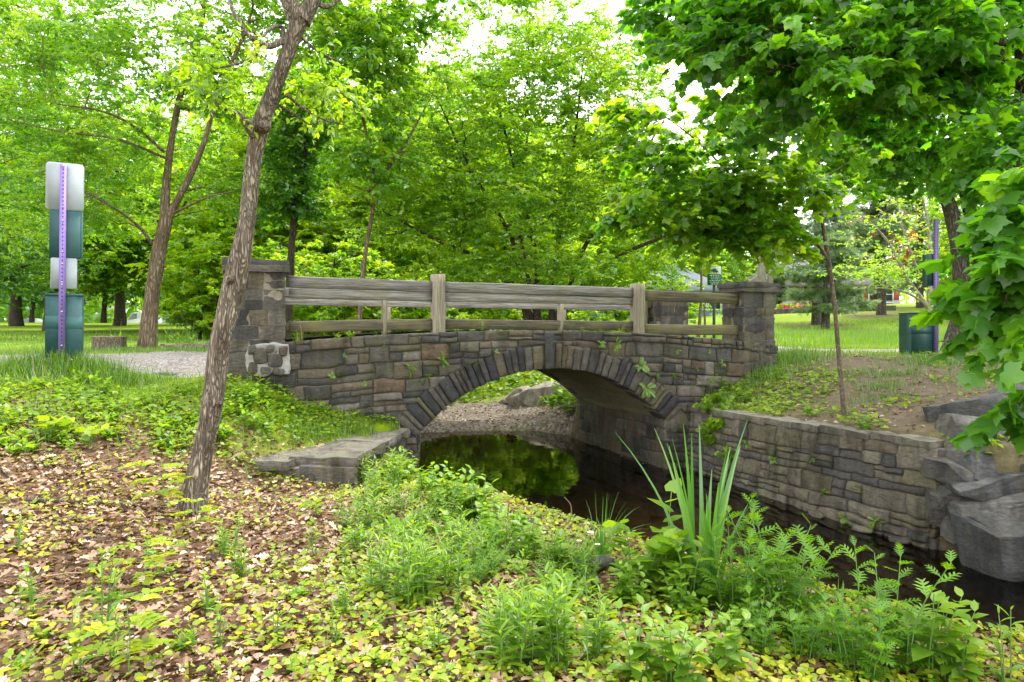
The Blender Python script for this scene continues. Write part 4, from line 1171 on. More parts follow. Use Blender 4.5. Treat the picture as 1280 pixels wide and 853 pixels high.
# 5 many-stemmed tree in the middle, beyond the bridge
Y5 = 17.5
S5 = []
for (px, py), (qx, qy), (rx, ry), (sx, sy), dy in (((655, 385), (640, 300), (590, 215), (545, 120), -.8), ((672, 385), (668, 310), (640, 200), (610, 80), .4), ((690, 388), (698, 300), (715, 200), (730, 70), .2),
                                                   ((707, 385), (725, 320), (775, 240), (830, 150), -.6), ((660, 388), (610, 330), (545, 300), (480, 265), -1.4), ((700, 388), (760, 330), (820, 300), (880, 285), -1.2),
                                                   ((668, 380), (655, 320), (650, 240), (668, 120), 1.2)):
    S5.append([PP(px * .55 + 685 * .45, 418, Y5, .10), PP(px, py, Y5, .078), PP(qx, qy, Y5 + dy * .4, .058), PP(rx, ry, Y5 + dy, .038), PP(sx, sy, Y5 + dy * 1.3, .016)])
make_tree('flowering_crab_tree', 'wide many stemmed tree with bright green crown behind the middle of the bridge', 'tree', P(686, 412, Y5), S5,
          [(P(560, 180, Y5 - .6), (2.6, 2.2, 2.0), 190), (P(700, 130, Y5), (3.0, 2.4, 2.1), 230), (P(800, 225, Y5 - .4), (2.2, 2.0, 1.4), 130), (P(520, 270, Y5 - 1), (1.9, 1.6, .9), 90), (P(660, 255, Y5 - 1), (2.6, 1.8, .9), 120),
           (P(650, 50, Y5 + .4), (2.3, 2.0, 1.2), 110), (P(775, 85, Y5 + .6), (1.5, 1.5, 1.3), 70), (P(600, 330, Y5 - 1.6), (1.8, 1.0, .5), 55), (P(760, 335, Y5 - 1.6), (1.6, 1.0, .45), 45), (P(850, 290, Y5 - .6), (1.5, 1.5, .6), 50)],
          M['leaf_central'], M['bark_dark'], T_DIA, .098, 6, 21, .5, 26, 13, flat=.3, droop=.35, attach=P(0, 345, Y5)[2], mainr=.05)

# 6 maple on the right with several trunks
Y6 = 13.6
make_tree('maple_tree', 'several stemmed maple with mottled trunk beside the right signpost', 'tree', P(1198, 440, Y6),
          [[PP(1192, 448, Y6, .30), PP(1196, 430, Y6, .24), PP(1202, 390, Y6, .17), PP(1201, 330, Y6, .15), PP(1192, 275, Y6, .14), PP(1178, 235, Y6, .12), PP(1155, 170, Y6 - .3, .10), PP(1120, 90, Y6 - .6, .07), PP(1080, 0, Y6 - .8, .04)],
           [PP(1212, 448, Y6 + .1, .22), PP(1222, 410, Y6 + .1, .15), PP(1228, 350, Y6 + .1, .13), PP(1216, 280, Y6, .11), PP(1202, 225, Y6, .09), PP(1196, 150, Y6, .08), PP(1210, 60, Y6, .05), PP(1220, -60, Y6, .03)],
           [PP(1225, 448, Y6 + .2, .24), PP(1240, 400, Y6 + .2, .19), PP(1252, 330, Y6 + .2, .17), PP(1262, 230, Y6 + .2, .14), PP(1275, 120, Y6 + .2, .1), PP(1300, 0, Y6, .06), PP(1320, -120, Y6, .03)]],
          [(P(1150, 90, Y6 - .6), (2.6, 2.4, 2.0), 170), (P(1060, 60, Y6 - .8), (1.9, 2.0, 1.7), 90), (P(1250, 160, Y6), (1.7, 1.8, 1.8), 120), (P(1180, -60, Y6), (3.4, 2.8, 2.0), 160), (P(1280, 330, Y6 - .4), (.9, 1.2, 1.2), 40), (P(1120, 200, Y6 - .8), (1.0, 1.0, .6), 30),
           (P(1420, 120, Y6), (2.2, 2.4, 2.4), 80)],
          M['leaf_maple'], M['bark_maple'], T_MAPLE_LO, .11, 5, 15, .5, 20, 17, flat=.3, droop=.6, attach=P(0, 300, Y6)[2], sides=18, bark=.12)

# 7 near maple: trunk just outside the right edge, boughs reaching in over the stream
bx, by = 6.3, 6.9; gz = H1(bx, by)
make_tree('maple_tree', 'overhanging maple with large leaves whose boughs reach in from the right edge', 'tree', (bx, by, gz),
          [[(bx, by, gz - .3, .3), (bx, by, gz + .6, .2), (bx - .1, by - .1, gz + 2, .17), (bx - .25, by - .2, gz + 3.2, .13), (bx - .3, by, gz + 5, .09), (bx - .2, by, gz + 7, .04)],
           [(bx - .15, by - .1, gz + 2.2, .10)] + [PP(1340, 135, 6.6, .085), PP(1278, 103, 6.4, .075), PP(1245, 70, 6.3, .070), PP(1222, 25, 6.3, .065), PP(1212, -20, 6.3, .055), PP(1190, -120, 6.4, .03)],
           [PP(1310, 135, 6.5, .06), PP(1280, 85, 6.4, .05), PP(1268, 20, 6.4, .045), PP(1262, -40, 6.3, .04), PP(1250, -150, 6.2, .02)],
           [(bx - .1, by - .1, gz + 2.4, .08)] + [PP(1330, 60, 6.4, .05), PP(1275, 55, 6.2, .036), PP(1200, 48, 6.0, .028), PP(1130, 50, 5.9, .02), PP(1060, 60, 5.9, .012), PP(960, 90, 5.8, .006)],
           [PP(1222, 25, 6.3, .03), PP(1170, 5, 6.1, .024), PP(1090, 10, 5.9, .018), PP(1000, 30, 5.8, .010), PP(900, 50, 5.9, .005)],
           [(bx - .1, by - .1, gz + 1.6, .07), (5.0, 5.6, 2.55, .04)] + [PP(1330, 270, 4.5, .025), PP(1285, 290, 4.15, .016), PP(1265, 330, 4.0, .010), PP(1258, 380, 3.95, .006)],
           [PP(1345, 270, 4.5, .022), PP(1300, 240, 4.2, .014), PP(1265, 225, 4.1, .009), PP(1240, 240, 4.1, .005)]],
          [(P(885, 38, 6.2), (0.65, 0.80, 0.40), 24), (P(990, 95, 6.1), (0.89, 1.03, 0.65), 43), (P(1080, 60, 6.2), (1.18, 1.15, 0.77), 58), (P(1170, 90, 6.3), (0.94, 1.03, 0.71), 45), (P(1000, 5, 6.3), (1.42, 1.15, 0.59), 52), (P(1180, -60, 6.3), (1.77, 1.38, 0.94), 57),
           (P(1275, 190, 5.4), (.3, .6, .4), 14), (P(1280, 240, 4.1), (.15, .3, .12), 6, 1.4), (P(1283, 330, 4.0), (.14, .3, .2), 6, 1.4), (P(1280, 410, 4.0), (.14, .25, .12), 6, 1.4), (P(1312, 330, 4.0), (.12, .3, .4), 6, 1.4), (P(1282, 500, 4.1), (.04, .1, .06), 2, 1.4), (P(850, 20, 6.6), (.4, .5, .3), 12)],
          M['leaf_maple'], M['bark_dark'], T_MAPLE, .086, 6, 9, .34, 16, 23, flat=.35, droop=.85, attach=gz + 1.5, sides=16, twr=.002, mainr=.03, up=1.1, jit=.45)

# 8 maple sapling on the right bank
Y8 = 8.6
make_tree('maple_sapling', 'thin maple sapling standing on the bare slope right of the bridge', 'tree', P(1056, 521, Y8),
          [[PP(1057, 526, Y8, .042), PP(1055, 515, Y8, .033), PP(1049, 450, Y8, .026), PP(1043, 380, Y8, .025), PP(1036, 328, Y8, .028), PP(1030, 290, Y8, .021), PP(1024, 250, Y8, .022), PP(1014, 200, Y8 - .1, .015), PP(1002, 130, Y8 - .2, .008)],
           [PP(1035, 325, Y8, .026), PP(1018, 300, Y8 - .1, .022), PP(1000, 285, Y8 - .2, .019), PP(955, 252, Y8 - .3, .015), PP(915, 220, Y8 - .4, .012), PP(875, 180, Y8 - .6, .010), PP(830, 145, Y8 - .7, .007), PP(785, 120, Y8 - .8, .004)]],
          [(P(960, 245, Y8 - .3), (.75, .8, .45), 52), (P(1040, 200, Y8 + .5), (.6, .5, .42), 24), (P(880, 225, Y8 - .5), (.75, .7, .45), 42), (P(800, 160, Y8 - .7), (.45, .5, .4), 18), (P(790, 260, Y8 - .6), (.4, .5, .15), 12), (P(930, 290, Y8 - .3), (.6, .6, .16), 24), (P(850, 285, Y8 - .3), (.5, .5, .14), 16), (P(960, 305, Y8 - .5), (.4, .4, .14), 8),
           (P(950, 150, Y8 - .2), (.9, .8, .45), 26)],
          M['leaf_sapling'], M['bark_smooth'], T_MAPLE, .09, 5, 9, .34, 10, 29, flat=.3, droop=.6, attach=P(0, 330, Y8)[2], twr=.002, mainr=.012, up=1.1, jit=.45)

# overhanging bough of the middle distance at the top (bare twigs)
Yh = 9.0

# 9 leafy young tree filling the space between the leaning trunk and the middle tree
Y9 = 12.5
make_tree('young_tree', 'young tree with loose light green leaves left of the many stemmed tree', 'tree', (P(455, 0, 15.2)[0], 15.2, H1(P(455, 0, 15.2)[0], 15.2)),
          [[PP(448, 420, 15.2, .07), PP(455, 330, 15.2, .05), PP(468, 230, 15.0, .04), PP(450, 120, 14.8, .03), PP(455, 20, 14.6, .03), PP(460, -80, 14.5, .015)],
           [PP(460, 240, 15, .04), PP(500, 190, 14.6, .03), PP(540, 120, 14.4, .012)]],
          [(P(460, 90, 14.4), (1.5, 1.6, 1.4), 110), (P(440, 30, 14.2), (1.6, 1.3, 1.0), 70), (P(470, 200, 14.6), (1.0, 1.0, .8), 40), (P(430, -60, 14.4), (1.6, 1.4, 1.1), 60), (P(545, 10, 14.6), (.9, 1.0, .6), 22), (P(650, -20, 15), (1.0, 1.0, .5), 20)],
          M['leaf_sapling'], M['bark_elm'], T_OVAL, .115, 6, 14, .42, 10, 31, flat=.4, droop=.6, attach=P(0, 300, 15)[2])


# 10 background broadleaf trees: a few kinds, copied
def bg_tree(name, label, seed, h, r, mat, size, cl=150, low=.18, group=None, ntw=6, lpt=15, bark='bark_dark'):
    return make_tree(name, label, 'tree', (0, 0, 0), [[(0, 0, -.4, .03 * h), (0, 0, .1 * h, .02 * h), (.02 * h, 0, .4 * h, .014 * h), (-.02 * h, .01 * h, .7 * h, .008 * h), (0, 0, .95 * h, .003 * h)]],
                     [((0, 0, h * .60), (r, r, h * .36), cl), ((-.25 * r, -.2 * r, h * .36), (r * .95, r * .95, h * .20), cl // 2), ((.4 * r, .1 * r, h * .30), (r * .7, r * .8, h * (.3 - low)), cl // 3)],
                     mat, M[bark], T_DIA, size, ntw, lpt, h * .07, 12, seed, flat=.35, droop=.3, attach=h * low, twig=False, group=group, br_seg=4)

GB = 'background trees beyond the bridge'
k1 = bg_tree('broadleaf_tree', 'tall yellow green tree beyond the bridge, left of the many stemmed tree', 41, 13, 4.2, M['leaf_yellow'], .24, 210, group=GB)
k2 = bg_tree('broadleaf_tree', 'tall mid green tree far beyond the left pillar', 42, 16, 5.0, M['leaf_elm'], .27, 220, group=GB)
k3 = bg_tree('broadleaf_tree', 'low spreading dark green tree across the left lawn', 43, 11, 5.0, M['leaf_dark'], .27, 190, low=.12, group=GB)
k4 = bg_tree('shrub', 'yellow green bush behind the bridge railing', 44, 3.4, 2.0, M['leaf_yellow'], .13, 130, low=.02, group='bushes behind the bridge', bark='bark_dark')
def place(k, px, Y, rz, sc, label, first=[set()]):
    x = (px - 640) / FPX * Y; loc = (x, Y, H1(x, Y) - .05)
    if k.name not in first[0]:
        first[0].add(k.name); k.location = loc; k.rotation_euler = (0, 0, rz); k.scale = (sc,) * 3; k['label'] = label; return k
    return dup(k, loc, rz, sc, label)
for k, px, Y, rz, sc, lb in ((k1, 420, 30, 0, 1.0, 'tall yellow green tree beyond the bridge, behind the young tree'), (k1, 560, 34, 2, 1.05, 'yellow green tree standing behind the left half of the many stemmed crown'),
                             (k1, 300, 27, 4, .85, 'yellow green tree seen between the leaning trunk and the elm'), (k1, 700, 38, 1, .95, 'yellow green tree behind the right half of the many stemmed crown'), (k1, 245, 40, 5, .8, 'small bright tree on the lawn edge left of the leaning trunk'),
                             (k2, 340, 42, 0, 1.0, 'tall mid green tree far beyond the left pillar'), (k2, 480, 46, 3, 1.0, 'tall mid green tree far behind the young tree'), (k2, 620, 50, 1, .95, 'tall mid green tree far behind the many stemmed tree'),
                             (k2, 150, 48, 2, 1.0, 'tall mid green tree far behind the elm trunk'), (k2, 820, 62, 4, .8, 'mid green tree above the blue porch house'), (k2, 20, 44, 5, .95, 'tall mid green tree at the far left above the lawn'),
                             (k3, 130, 62, 0, 1.0, 'low spreading dark tree across the lawn between signpost and elm'), (k3, 225, 66, 2, .9, 'low spreading dark tree across the lawn right of the elm'), (k3, -60, 55, 3, 1.0, 'spreading dark tree across the lawn outside the left edge'),
                             (k3, 40, 75, 1, 1.1, 'spreading dark tree across the lawn behind the signpost'), (k3, 270, 55, 4, .8, 'dark low tree at the lawn edge beside the leaning trunk'), (k3, 330, 70, 5, 1.0, 'dark tree far back behind the left pillar'),
                             (k2, 1330, 40, 1, 1.0, 'tall mid green tree beyond the right edge'), (k1, 1240, 34, 3, .7, 'yellow green tree behind the maple trunks'), (k3, 1180, 70, 2, 1.1, 'dark tree on the hill behind the maple'),
                             (k4, 420, 20, 0, 1.0, 'yellow green bush behind the left half of the railing'), (k4, 520, 21, 2, .95, 'yellow green bush behind the first railing post'), (k4, 600, 24, 4, .9, 'yellow green bush between the railing posts'),
                             (k4, 770, 22, 1, .8, 'yellow green bush behind the right railing post'), (k4, 350, 23, 3, 1.1, 'yellow green bush behind the left pillar'), (k4, 290, 26, 5, 1.2, 'bright bush between the leaning trunk and the lawn'),
                             (k4, 250, 24, 1, .9, 'bright bush left of the leaning trunk behind the flower bed'), (k4, 840, 30, 2, .8, 'yellow green bush in front of the blue porch house'), (k4, 690, 27, 5, 1.1, 'yellow green bush behind the stems of the many stemmed tree'),
                             (k1, 380, 36, 2, 1.1, 'yellow green tree well behind the left pillar'), (k1, 500, 27, 5, .8, 'yellow green tree close behind the first railing post'), (k1, 640, 28, 3, .8, 'yellow green tree close behind the many stemmed crown'), (k2, 560, 40, 4, 1.05, 'mid green tree behind the left half of the many stemmed crown'),
 (k2, 720, 44, 2, .85, 'mid green tree behind the right half of the many stemmed crown'), (k2, 260, 38, 5, .9, 'mid green tree behind the leaning trunk'), (k1, 90, 34, 1, .95, 'yellow green tree behind the elm crown'), (k1, 780, 33, 4, .75, 'yellow green tree left of the notice sign'),
 (k2, 885, 66, 1, .85, 'mid green tree behind the blue based house near the notice sign'), (k2, 770, 70, 5, .85, 'mid green tree behind the left end of the blue based house'), (k1, 930, 72, 2, 1.0, 'yellow green tree far behind the right pillar'), (k1, 850, 58, 3, .8, 'yellow green tree just behind the blue based house'),
 (k4, 460, 27, 4, 1.2, 'tall bush behind the young tree'), (k4, 560, 28, 0, 1.3, 'tall bush seen under the many stemmed crown')):
    place(k, px, Y, rz, sc, lb)


# 11 conifers and the pale trees on the right hill
def pine(name, label, px, Y, py0, pytop, w, mat, seed, layers=9, group=None, low=.25, bark='bark_maple', dens=1.0, tr=.2):
    x = (px - 640) / FPX * Y; z0 = H1(x, Y); z1 = CZ - (pytop - HY) / FPX * Y; h = z1 - z0
    el = []
    for i in range(layers):
        f = low + (1 - low) * (i + .3) / layers
        rr = w * (1 - f * .62)
        for q in range(3):
            a = R.uniform(0, 6.28); off = rr * .5
            el.append(((x + math.cos(a) * off, Y + math.sin(a) * off * .8, z0 + h * f + R.uniform(-.2, .2)), (rr * .62, rr * .5, h * .028), int(10 * dens)))
    return make_tree(name, label, 'conifer', (x, Y, z0), [[(x, Y, z0 - .4, tr * 1.3), (x, Y, z0 + h * .1, tr), (x + .05, Y, z0 + h * .6, tr * .6), (x, Y, z1, .03)]], el, mat, M[bark], T_NEEDLE, .34, 5, 12, h * .05, 20, seed, group=group,
                     flat=.25, droop=.1, twig=False, jit=.9, attach=z0 + h * low * .6, br_seg=4)

GP = 'conifers on the right hill'
pine('pine_tree', 'blue green pine on the slope right of the right pillar', 1022, 34, 400, 150, 2.6, M['leaf_pine'], 51, 9, GP, .12, dens=.75, tr=.27)
pine('pine_tree', 'short blue green pine on the slope in front of the red house', 1032, 30, 400, 290, 2.3, M['leaf_pine'], 52, 5, GP, .2, dens=.7, tr=.17)
pine('pine_tree', 'tall grey green pine on the hill behind the white stemmed tree', 1102, 40, 380, 110, 3.0, M['leaf_pine'], 53, 10, GP, .2, dens=1.0, tr=.24)
pine('pine_tree', 'grey green pine at the hill top right of the pale tree', 1150, 46, 380, 160, 3.2, M['leaf_pine'], 54, 8, GP, .1, dens=1.0, tr=.22)
pine('pine_tree', 'small pine beside the white wall of the red house', 975, 52, 395, 330, 1.9, M['leaf_pine'], 55, 4, GP, .15, tr=.15)
for i, (px, tr, lb) in enumerate(((952, .28, 'tall straight grey trunk rising just behind the right pillar cap'), (963, .17, 'thinner straight trunk beside the tall grey one behind the right pillar'))):
    x = (px - 640) / FPX * 44; z = H1(x, 44)
    make_tree('tall_tree', lb, 'tree', (x, 44, z), [[(x, 44, z - .3, tr * 1.3), (x, 44, z + 3, tr), (x + .1 + i * .4, 44, z + 10, tr * .8), (x + .3 + i, 44, z + 16, tr * .4)]],
              [((x + i, 44, z + 14), (3, 3, 2.6), 70)], M['leaf_elm'], M['bark_pale'], T_DIA, .26, 5, 12, 1.0, 8, 60 + i, 'straight trunks behind the right pillar', attach=z + 9, twig=False)
Yr = 24
make_tree('pale_stemmed_tree', 'small tree with white stems and sparse yellow green leaves behind the right signpost', 'tree', (P(1160, 0, Yr)[0], Yr, H1(P(1160, 0, Yr)[0], Yr)),
          [[PP(1162, 408, Yr, .10), PP(1160, 385, Yr, .075), PP(1135, 350, Yr, .06), PP(1115, 310, Yr, .05), PP(1095, 285, Yr, .03), PP(1075, 268, Yr, .015)], [PP(1160, 390, Yr, .07), PP(1163, 340, Yr, .06), PP(1160, 280, Yr, .05), PP(1150, 235, Yr, .03), PP(1145, 200, Yr, .012)],
           [PP(1158, 380, Yr, .05), PP(1130, 365, Yr, .04), PP(1100, 360, Yr, .03), PP(1070, 362, Yr, .012)], [PP(1161, 370, Yr, .05), PP(1190, 320, Yr, .04), PP(1205, 270, Yr, .02)], [PP(1150, 345, Yr, .035), PP(1130, 290, Yr, .03), PP(1118, 240, Yr, .012)]],
          [(P(1130, 300, Yr), (2.2, 1.8, 1.6), 100), (P(1100, 345, Yr), (1.9, 1.5, .6), 45), (P(1150, 245, Yr), (1.1, 1.2, .9), 30)], M['leaf_yellow'], M['bark_pale'], T_DIA, .11, 4, 8, .5, 20, 71, flat=.5, droop=.2, attach=P(0, 385, Yr)[2], gap=1.5)
x = P(1095, 0, 50)[0]; z = H1(x, 50)
make_tree('red_leaved_tree', 'dark red leaved tree on the hill behind the pines', 'tree', (x, 50, z), [[(x, 50, z - .3, .25), (x, 50, z + 3, .18), (x, 50, z + 8, .05)]], [((x, 50, z + 5.2), (3.6, 3, 2.6), 150)], M['leaf_red'], M['bark_dark'], T_DIA, .24, 5, 11, .7, 12, 73, twig=False, attach=z + 1.5)

# far wood closing the view
mb = MB(); gw = np.random.default_rng(99)
for (n, x0, x1, y0, y1, hh, hm) in ((52000, -95, 14, 86, 130, 27, 0), (8000, -170, -90, 60, 130, 24, 0), (8000, 30, 150, 75, 140, 7, 1)):
    xx = gw.uniform(x0, x1, n); yy = gw.uniform(y0, y1, n); zt = H(xx, yy)
    hgt = hh * (0.75 + .45 * n2(xx, yy, .09, 3, 77))
    q = gw.random(n) ** .8
    pos = np.column_stack([xx, yy, zt + .6 + hgt * q])
    keep = vn(pos, .35, 12) > -.25
    pos = pos[keep]; m_ = len(pos)
    put_leaves(mb, T_OVAL, pos, runit(m_, gw) + np.array((0, 0, -.4)), np.array((0, -.25, 1.0)) + gw.normal(size=(m_, 3)) * .6, gw.uniform(.8, 1.7, m_), np.clip(.5 + .5 * vn(pos, .16, 5) + gw.normal(size=m_) * .14, 0, 1))
tag(mb.build('far_wood', M['leaf_elm']), 'dense far wood closing the view behind the lawn', 'wood', kind='stuff')
# ================================================================= ground layer (what nobody could count)
ge = np.random.default_rng(123)


def blades(mb, pos, L, W, az, lean, rnd, seg=3, curl=1.0, mat=0):
    """grass blades / strap leaves: tapered ribbons bending over"""
    n = len(pos); t = np.linspace(0, 1, seg + 1)
    d = np.stack([np.cos(az), np.sin(az), np.zeros(n)], -1); s = np.stack([-np.sin(az), np.cos(az), np.zeros(n)], -1)
    ang = lean[:, None] * (0.35 + curl * t[None] ** 1.3)
    dl = L[:, None] / seg
    hx = np.concatenate([np.zeros((n, 1)), np.cumsum(np.sin(ang[:, 1:]) * dl, 1)], 1); hz = np.concatenate([np.zeros((n, 1)), np.cumsum(np.cos(ang[:, 1:]) * dl, 1)], 1)
    c = pos[:, None] + d[:, None] * hx[..., None] + np.array((0, 0, 1.0)) * hz[..., None]
    w = W[:, None] * (1 - t[None] ** 2 * .92) * (.75 + .5 * np.minimum(t[None] * 3, .5))
    l = c - s[:, None] * w[..., None] * .5; r = c + s[:, None] * w[..., None] * .5
    V = np.stack([l, r], 2).reshape(n, -1, 3); k = V.shape[1]
    f = np.array([(2 * i, 2 * i + 1, 2 * i + 3, 2 * i + 2) for i in range(seg)])
    mb.add(V.reshape(-1, 3), (f[None] + (np.arange(n) * k)[:, None, None]).reshape(-1, 4), np.repeat(rnd, k), mat)


def scatter(n, x0, x1, y0, y1, mask, ypow=1.0):
    x = ge.uniform(x0, x1, n); y = y0 + (y1 - y0) * ge.random(n) ** ypow
    k = ge.random(n) < mask(x, y)
    x, y = x[k], y[k]
    d, _ = chan(x, y); k = d > .06; x, y = x[k], y[k]
    return x, y, H(x, y)


def ground_nrm(x, y):
    e = .05
    return nrmz(np.stack([H(x - e, y) - H(x + e, y), H(x, y - e) - H(x, y + e), np.full(len(x), 2 * e)], -1))


# fallen leaves
def m_lit(x, y):
    a, b, c, d = zones(x, y)
    return np.clip(a * 1.1 + .02, 0, 1) * np.clip(1.1 - .55 * sstep(.0, .9, n2(x, y, .8, 3, 61)), .25, 1)
mb = MB()
x, y, z = scatter(64000, -6.5, 3.2, 1.3, 8.2, m_lit, 1.35)
n = len(x); g = ge
a = np.column_stack([np.cos(g.uniform(0, 6.28, n)), np.sin(g.uniform(0, 6.28, n)), g.normal(size=n) * .18])
nm = ground_nrm(x, y) + g.normal(size=(n, 3)) * .38
tt = T_OVAL[0].copy(); tt[:, 2] *= 2.2
lob = [(0, 0, 0), (.13, .15, .03), (.08, .28, 0), (.26, .42, .05), (.14, .52, 0), (.28, .68, .06), (.12, .76, 0), (.15, .9, .03), (0, 1, -.06)]
oakv = [(0, .45, -.05)] + lob + [(-p[0], p[1], p[2]) for p in lob[1:-1]][::-1]
T_OAK = tpl(oakv, [(0, i, i + 1) for i in range(1, len(oakv) - 1)] + [(0, len(oakv) - 1, 1)])
h = n // 3
put_leaves(mb, T_OAK, np.column_stack([x, y, z + g.uniform(.002, .035, n)])[:h], a[:h], nm[:h], g.uniform(.045, .10, h), g.random(h))
put_leaves(mb, (tt, T_OVAL[1]), np.column_stack([x, y, z + g.uniform(.002, .03, n)])[h:], a[h:], nm[h:], g.uniform(.025, .065, n - h), g.random(n - h))
# thinner scatter on the bare slope and pebble bank
x, y, z = scatter(5000, 3.0, 9.5, 6.6, 12.5, lambda x, y: .15 + .5 * zones(x, y)[1] * (n2(x, y, 1.2, 2, 5) > .05))
n = len(x); a = np.column_stack([np.cos(g.uniform(0, 6.28, n)), np.sin(g.uniform(0, 6.28, n)), g.normal(size=n) * .1])
put_leaves(mb, (tt, T_OVAL[1]), np.column_stack([x, y, z + .008]), a, ground_nrm(x, y) + g.normal(size=(n, 3)) * .3, g.uniform(.03, .07, n), g.random(n))
x, y, z = scatter(2500, -3.2, 2.2, 14.4, 19, lambda x, y: .5 + 0 * x)
n = len(x); a = np.column_stack([np.cos(g.uniform(0, 6.28, n)), np.sin(g.uniform(0, 6.28, n)), g.normal(size=n) * .1])
put_leaves(mb, (tt, T_OVAL[1]), np.column_stack([x, y, z + .01]), a, ground_nrm(x, y) + g.normal(size=(n, 3)) * .3, g.uniform(.05, .10, n), g.random(n))
xw = ge.uniform(-1, 5, 900); yw = ge.uniform(3.5, 13, 900); dw, _ = chan(xw, yw); kw = (dw < -.04) & (dw > -.55) & (ge.random(900) < .5); xw, yw = xw[kw], yw[kw]; nw = len(xw)
aw = ge.uniform(0, 6.28, nw)
put_leaves(mb, T_OVAL, np.column_stack([xw, yw, np.full(nw, .006)]), np.column_stack([np.cos(aw), np.sin(aw), np.zeros(nw)]), np.array((0, 0, 1.0)) + ge.normal(size=(nw, 3)) * .06, ge.uniform(.025, .06, nw), ge.random(nw))
xs_ = ge.uniform(-5.5, 2.2, 260); ys_ = ge.uniform(2.0, 7.2, 260); k_ = chan(xs_, ys_)[0] > .25; xs_, ys_ = xs_[k_], ys_[k_]; zs_ = H(xs_, ys_)
for x_, y_, z_ in zip(xs_, ys_, zs_):                       # broken twigs among the leaves
    a_ = ge.uniform(0, 6.28); l_ = ge.uniform(.08, .35); mb.tube(np.array([(x_, y_, z_ + .02), (x_ + l_ * .5 * math.cos(a_), y_ + l_ * .5 * math.sin(a_), z_ + .035), (x_ + l_ * math.cos(a_ + .2), y_ + l_ * math.sin(a_ + .2), z_ + .02)]), [.0045, .004, .002], 5, ge.uniform(.1, .9), 0, False)
tag(mb.build('leaf_litter', M['litter']), 'brown fallen oak leaves covering the near bank', 'leaf litter', kind='stuff')

# low ground cover: creeping round leaves, yellow green near the camera
def m_cov(x, y):
    nz = n2(x, y, 1.15, 3, 71); nz2 = n2(x, y, 3.5, 2, 72)
    near = np.maximum(sstep(-2.4, -.5, x + .35 * nz) * sstep(5.2, 3.4, y + .4 * nz), .35 * sstep(3.8, 2.9, y + .3 * nz))
    bank = sstep(-.2, .5, x * .5 + (y - 4.6) * .45 + .4 * nz) * sstep(1.2, .4, np.abs(x * .8 + (y - 5) * .6) * .5)
    upper = np.maximum(sstep(6.25, 6.9, y - .5 * (x + 4) + .35 * nz), sstep(7.5, 7.9, y + .25 * nz))
    ledge = ((np.abs((x + 1.42) * d1[0] + (y - 9.3) * d1[1] - 1.05) < 1.2) & (np.abs((x + 1.42) * d2[0] + (y - 9.3) * d2[1] - .5) < .6)).astype(float)
    base = .07 + .22 * (nz + nz2 * .6 > .25)
    return np.clip(np.maximum.reduce([near * (.35 + .65 * (nz2 + .6 * nz > -.4)), bank * .8, upper * (.35 + .5 * (nz2 + nz > -.2)) * (near_line(x, y, PATH_C) > 1.0), base]), 0, 1) * (1 - ledge * (H(x, y) < .87)) * (((x - B0[0]) * BV[0] + (y - B0[1]) * BV[1]) < -.06)
mb = MB()
x, y, z = scatter(96000, -6.5, 3.2, 1.6, 9.6, m_cov, 1.25)
n = len(x); g = ge
up = sstep(5.8, 7.0, y - .3 * (x + 4))
hgt = g.uniform(.015, .07, n) + up * g.uniform(0, .07, n)
a = np.column_stack([np.cos(g.uniform(0, 6.28, n)), np.sin(g.uniform(0, 6.28, n)), g.normal(size=n) * .25])
rnd = np.clip(.36 + .55 * g.random(n) - .22 * up + .3 * n2(x, y, 1.3, 2, 81), 0, 1)
sz = g.uniform(.015, .040, n) * (1 + .6 * up)
h = n // 2
P3 = np.column_stack([x, y, z + hgt]); N3 = np.array((0, -.12, 1.0)) + g.normal(size=(n, 3)) * .33
put_leaves(mb, T_ROUND, P3[:h], a[:h], N3[:h], sz[:h], rnd[:h]); put_leaves(mb, T_HEART, P3[h:], a[h:], N3[h:], sz[h:], rnd[h:])
# right bank: patches of small leaves among the bare earth
def m_right(x, y):
    e = zones(x, y)[1]; nz = n2(x, y, 1.6, 3, 91)
    edge = sstep(.9, .2, chan(x, y)[0]) * (nz > -.3)
    pz = sstep(.1, .35, nz)
    ivy = sstep(.55, .1, np.hypot((x - 3.7) / 1.6, (y - 10.5) / 1.3) - .5)
    lo = sstep(1.2, .4, np.hypot(x - 5.2, (y - 7.6))) * .8
    return np.clip(np.maximum.reduce([edge, pz * .5, ivy, lo * (nz > -.25)]), 0, 1)
x, y, z = scatter(13000, 3.0, 9.0, 6.4, 12.6, m_right)
n = len(x); a = np.column_stack([np.cos(g.uniform(0, 6.28, n)), np.sin(g.uniform(0, 6.28, n)), g.normal(size=n) * .25])
put_leaves(mb, T_HEART, np.column_stack([x, y, z + g.uniform(.01, .07, n)]), a, np.array((0, -.15, 1.0)) + g.normal(size=(n, 3)) * .3, g.uniform(.035, .075, n), np.clip(g.random(n) * .75, 0, 1))
# plants on the bank seen through the arch
x, y, z = scatter(9000, -4, 4, 15.5, 24, lambda x, y: sstep(-.1, .35, n2(x, y, .8, 3, 95) + .25 * (y - 18)) * (np.hypot(x + .5, (y - 16)) > 1.2))
n = len(x); a = np.column_stack([np.cos(g.uniform(0, 6.28, n)), np.sin(g.uniform(0, 6.28, n)), g.normal(size=n) * .3])
put_leaves(mb, T_HEART, np.column_stack([x, y, z + g.uniform(.02, .25, n)]), a, np.array((0, -.3, 1.0)) + g.normal(size=(n, 3)) * .4, g.uniform(.08, .16, n), g.random(n) * .8)
tag(mb.build('ground_cover', M['leaf_cover']), 'creeping round leaved ground cover, yellow green in the foreground', 'ground cover', kind='stuff')

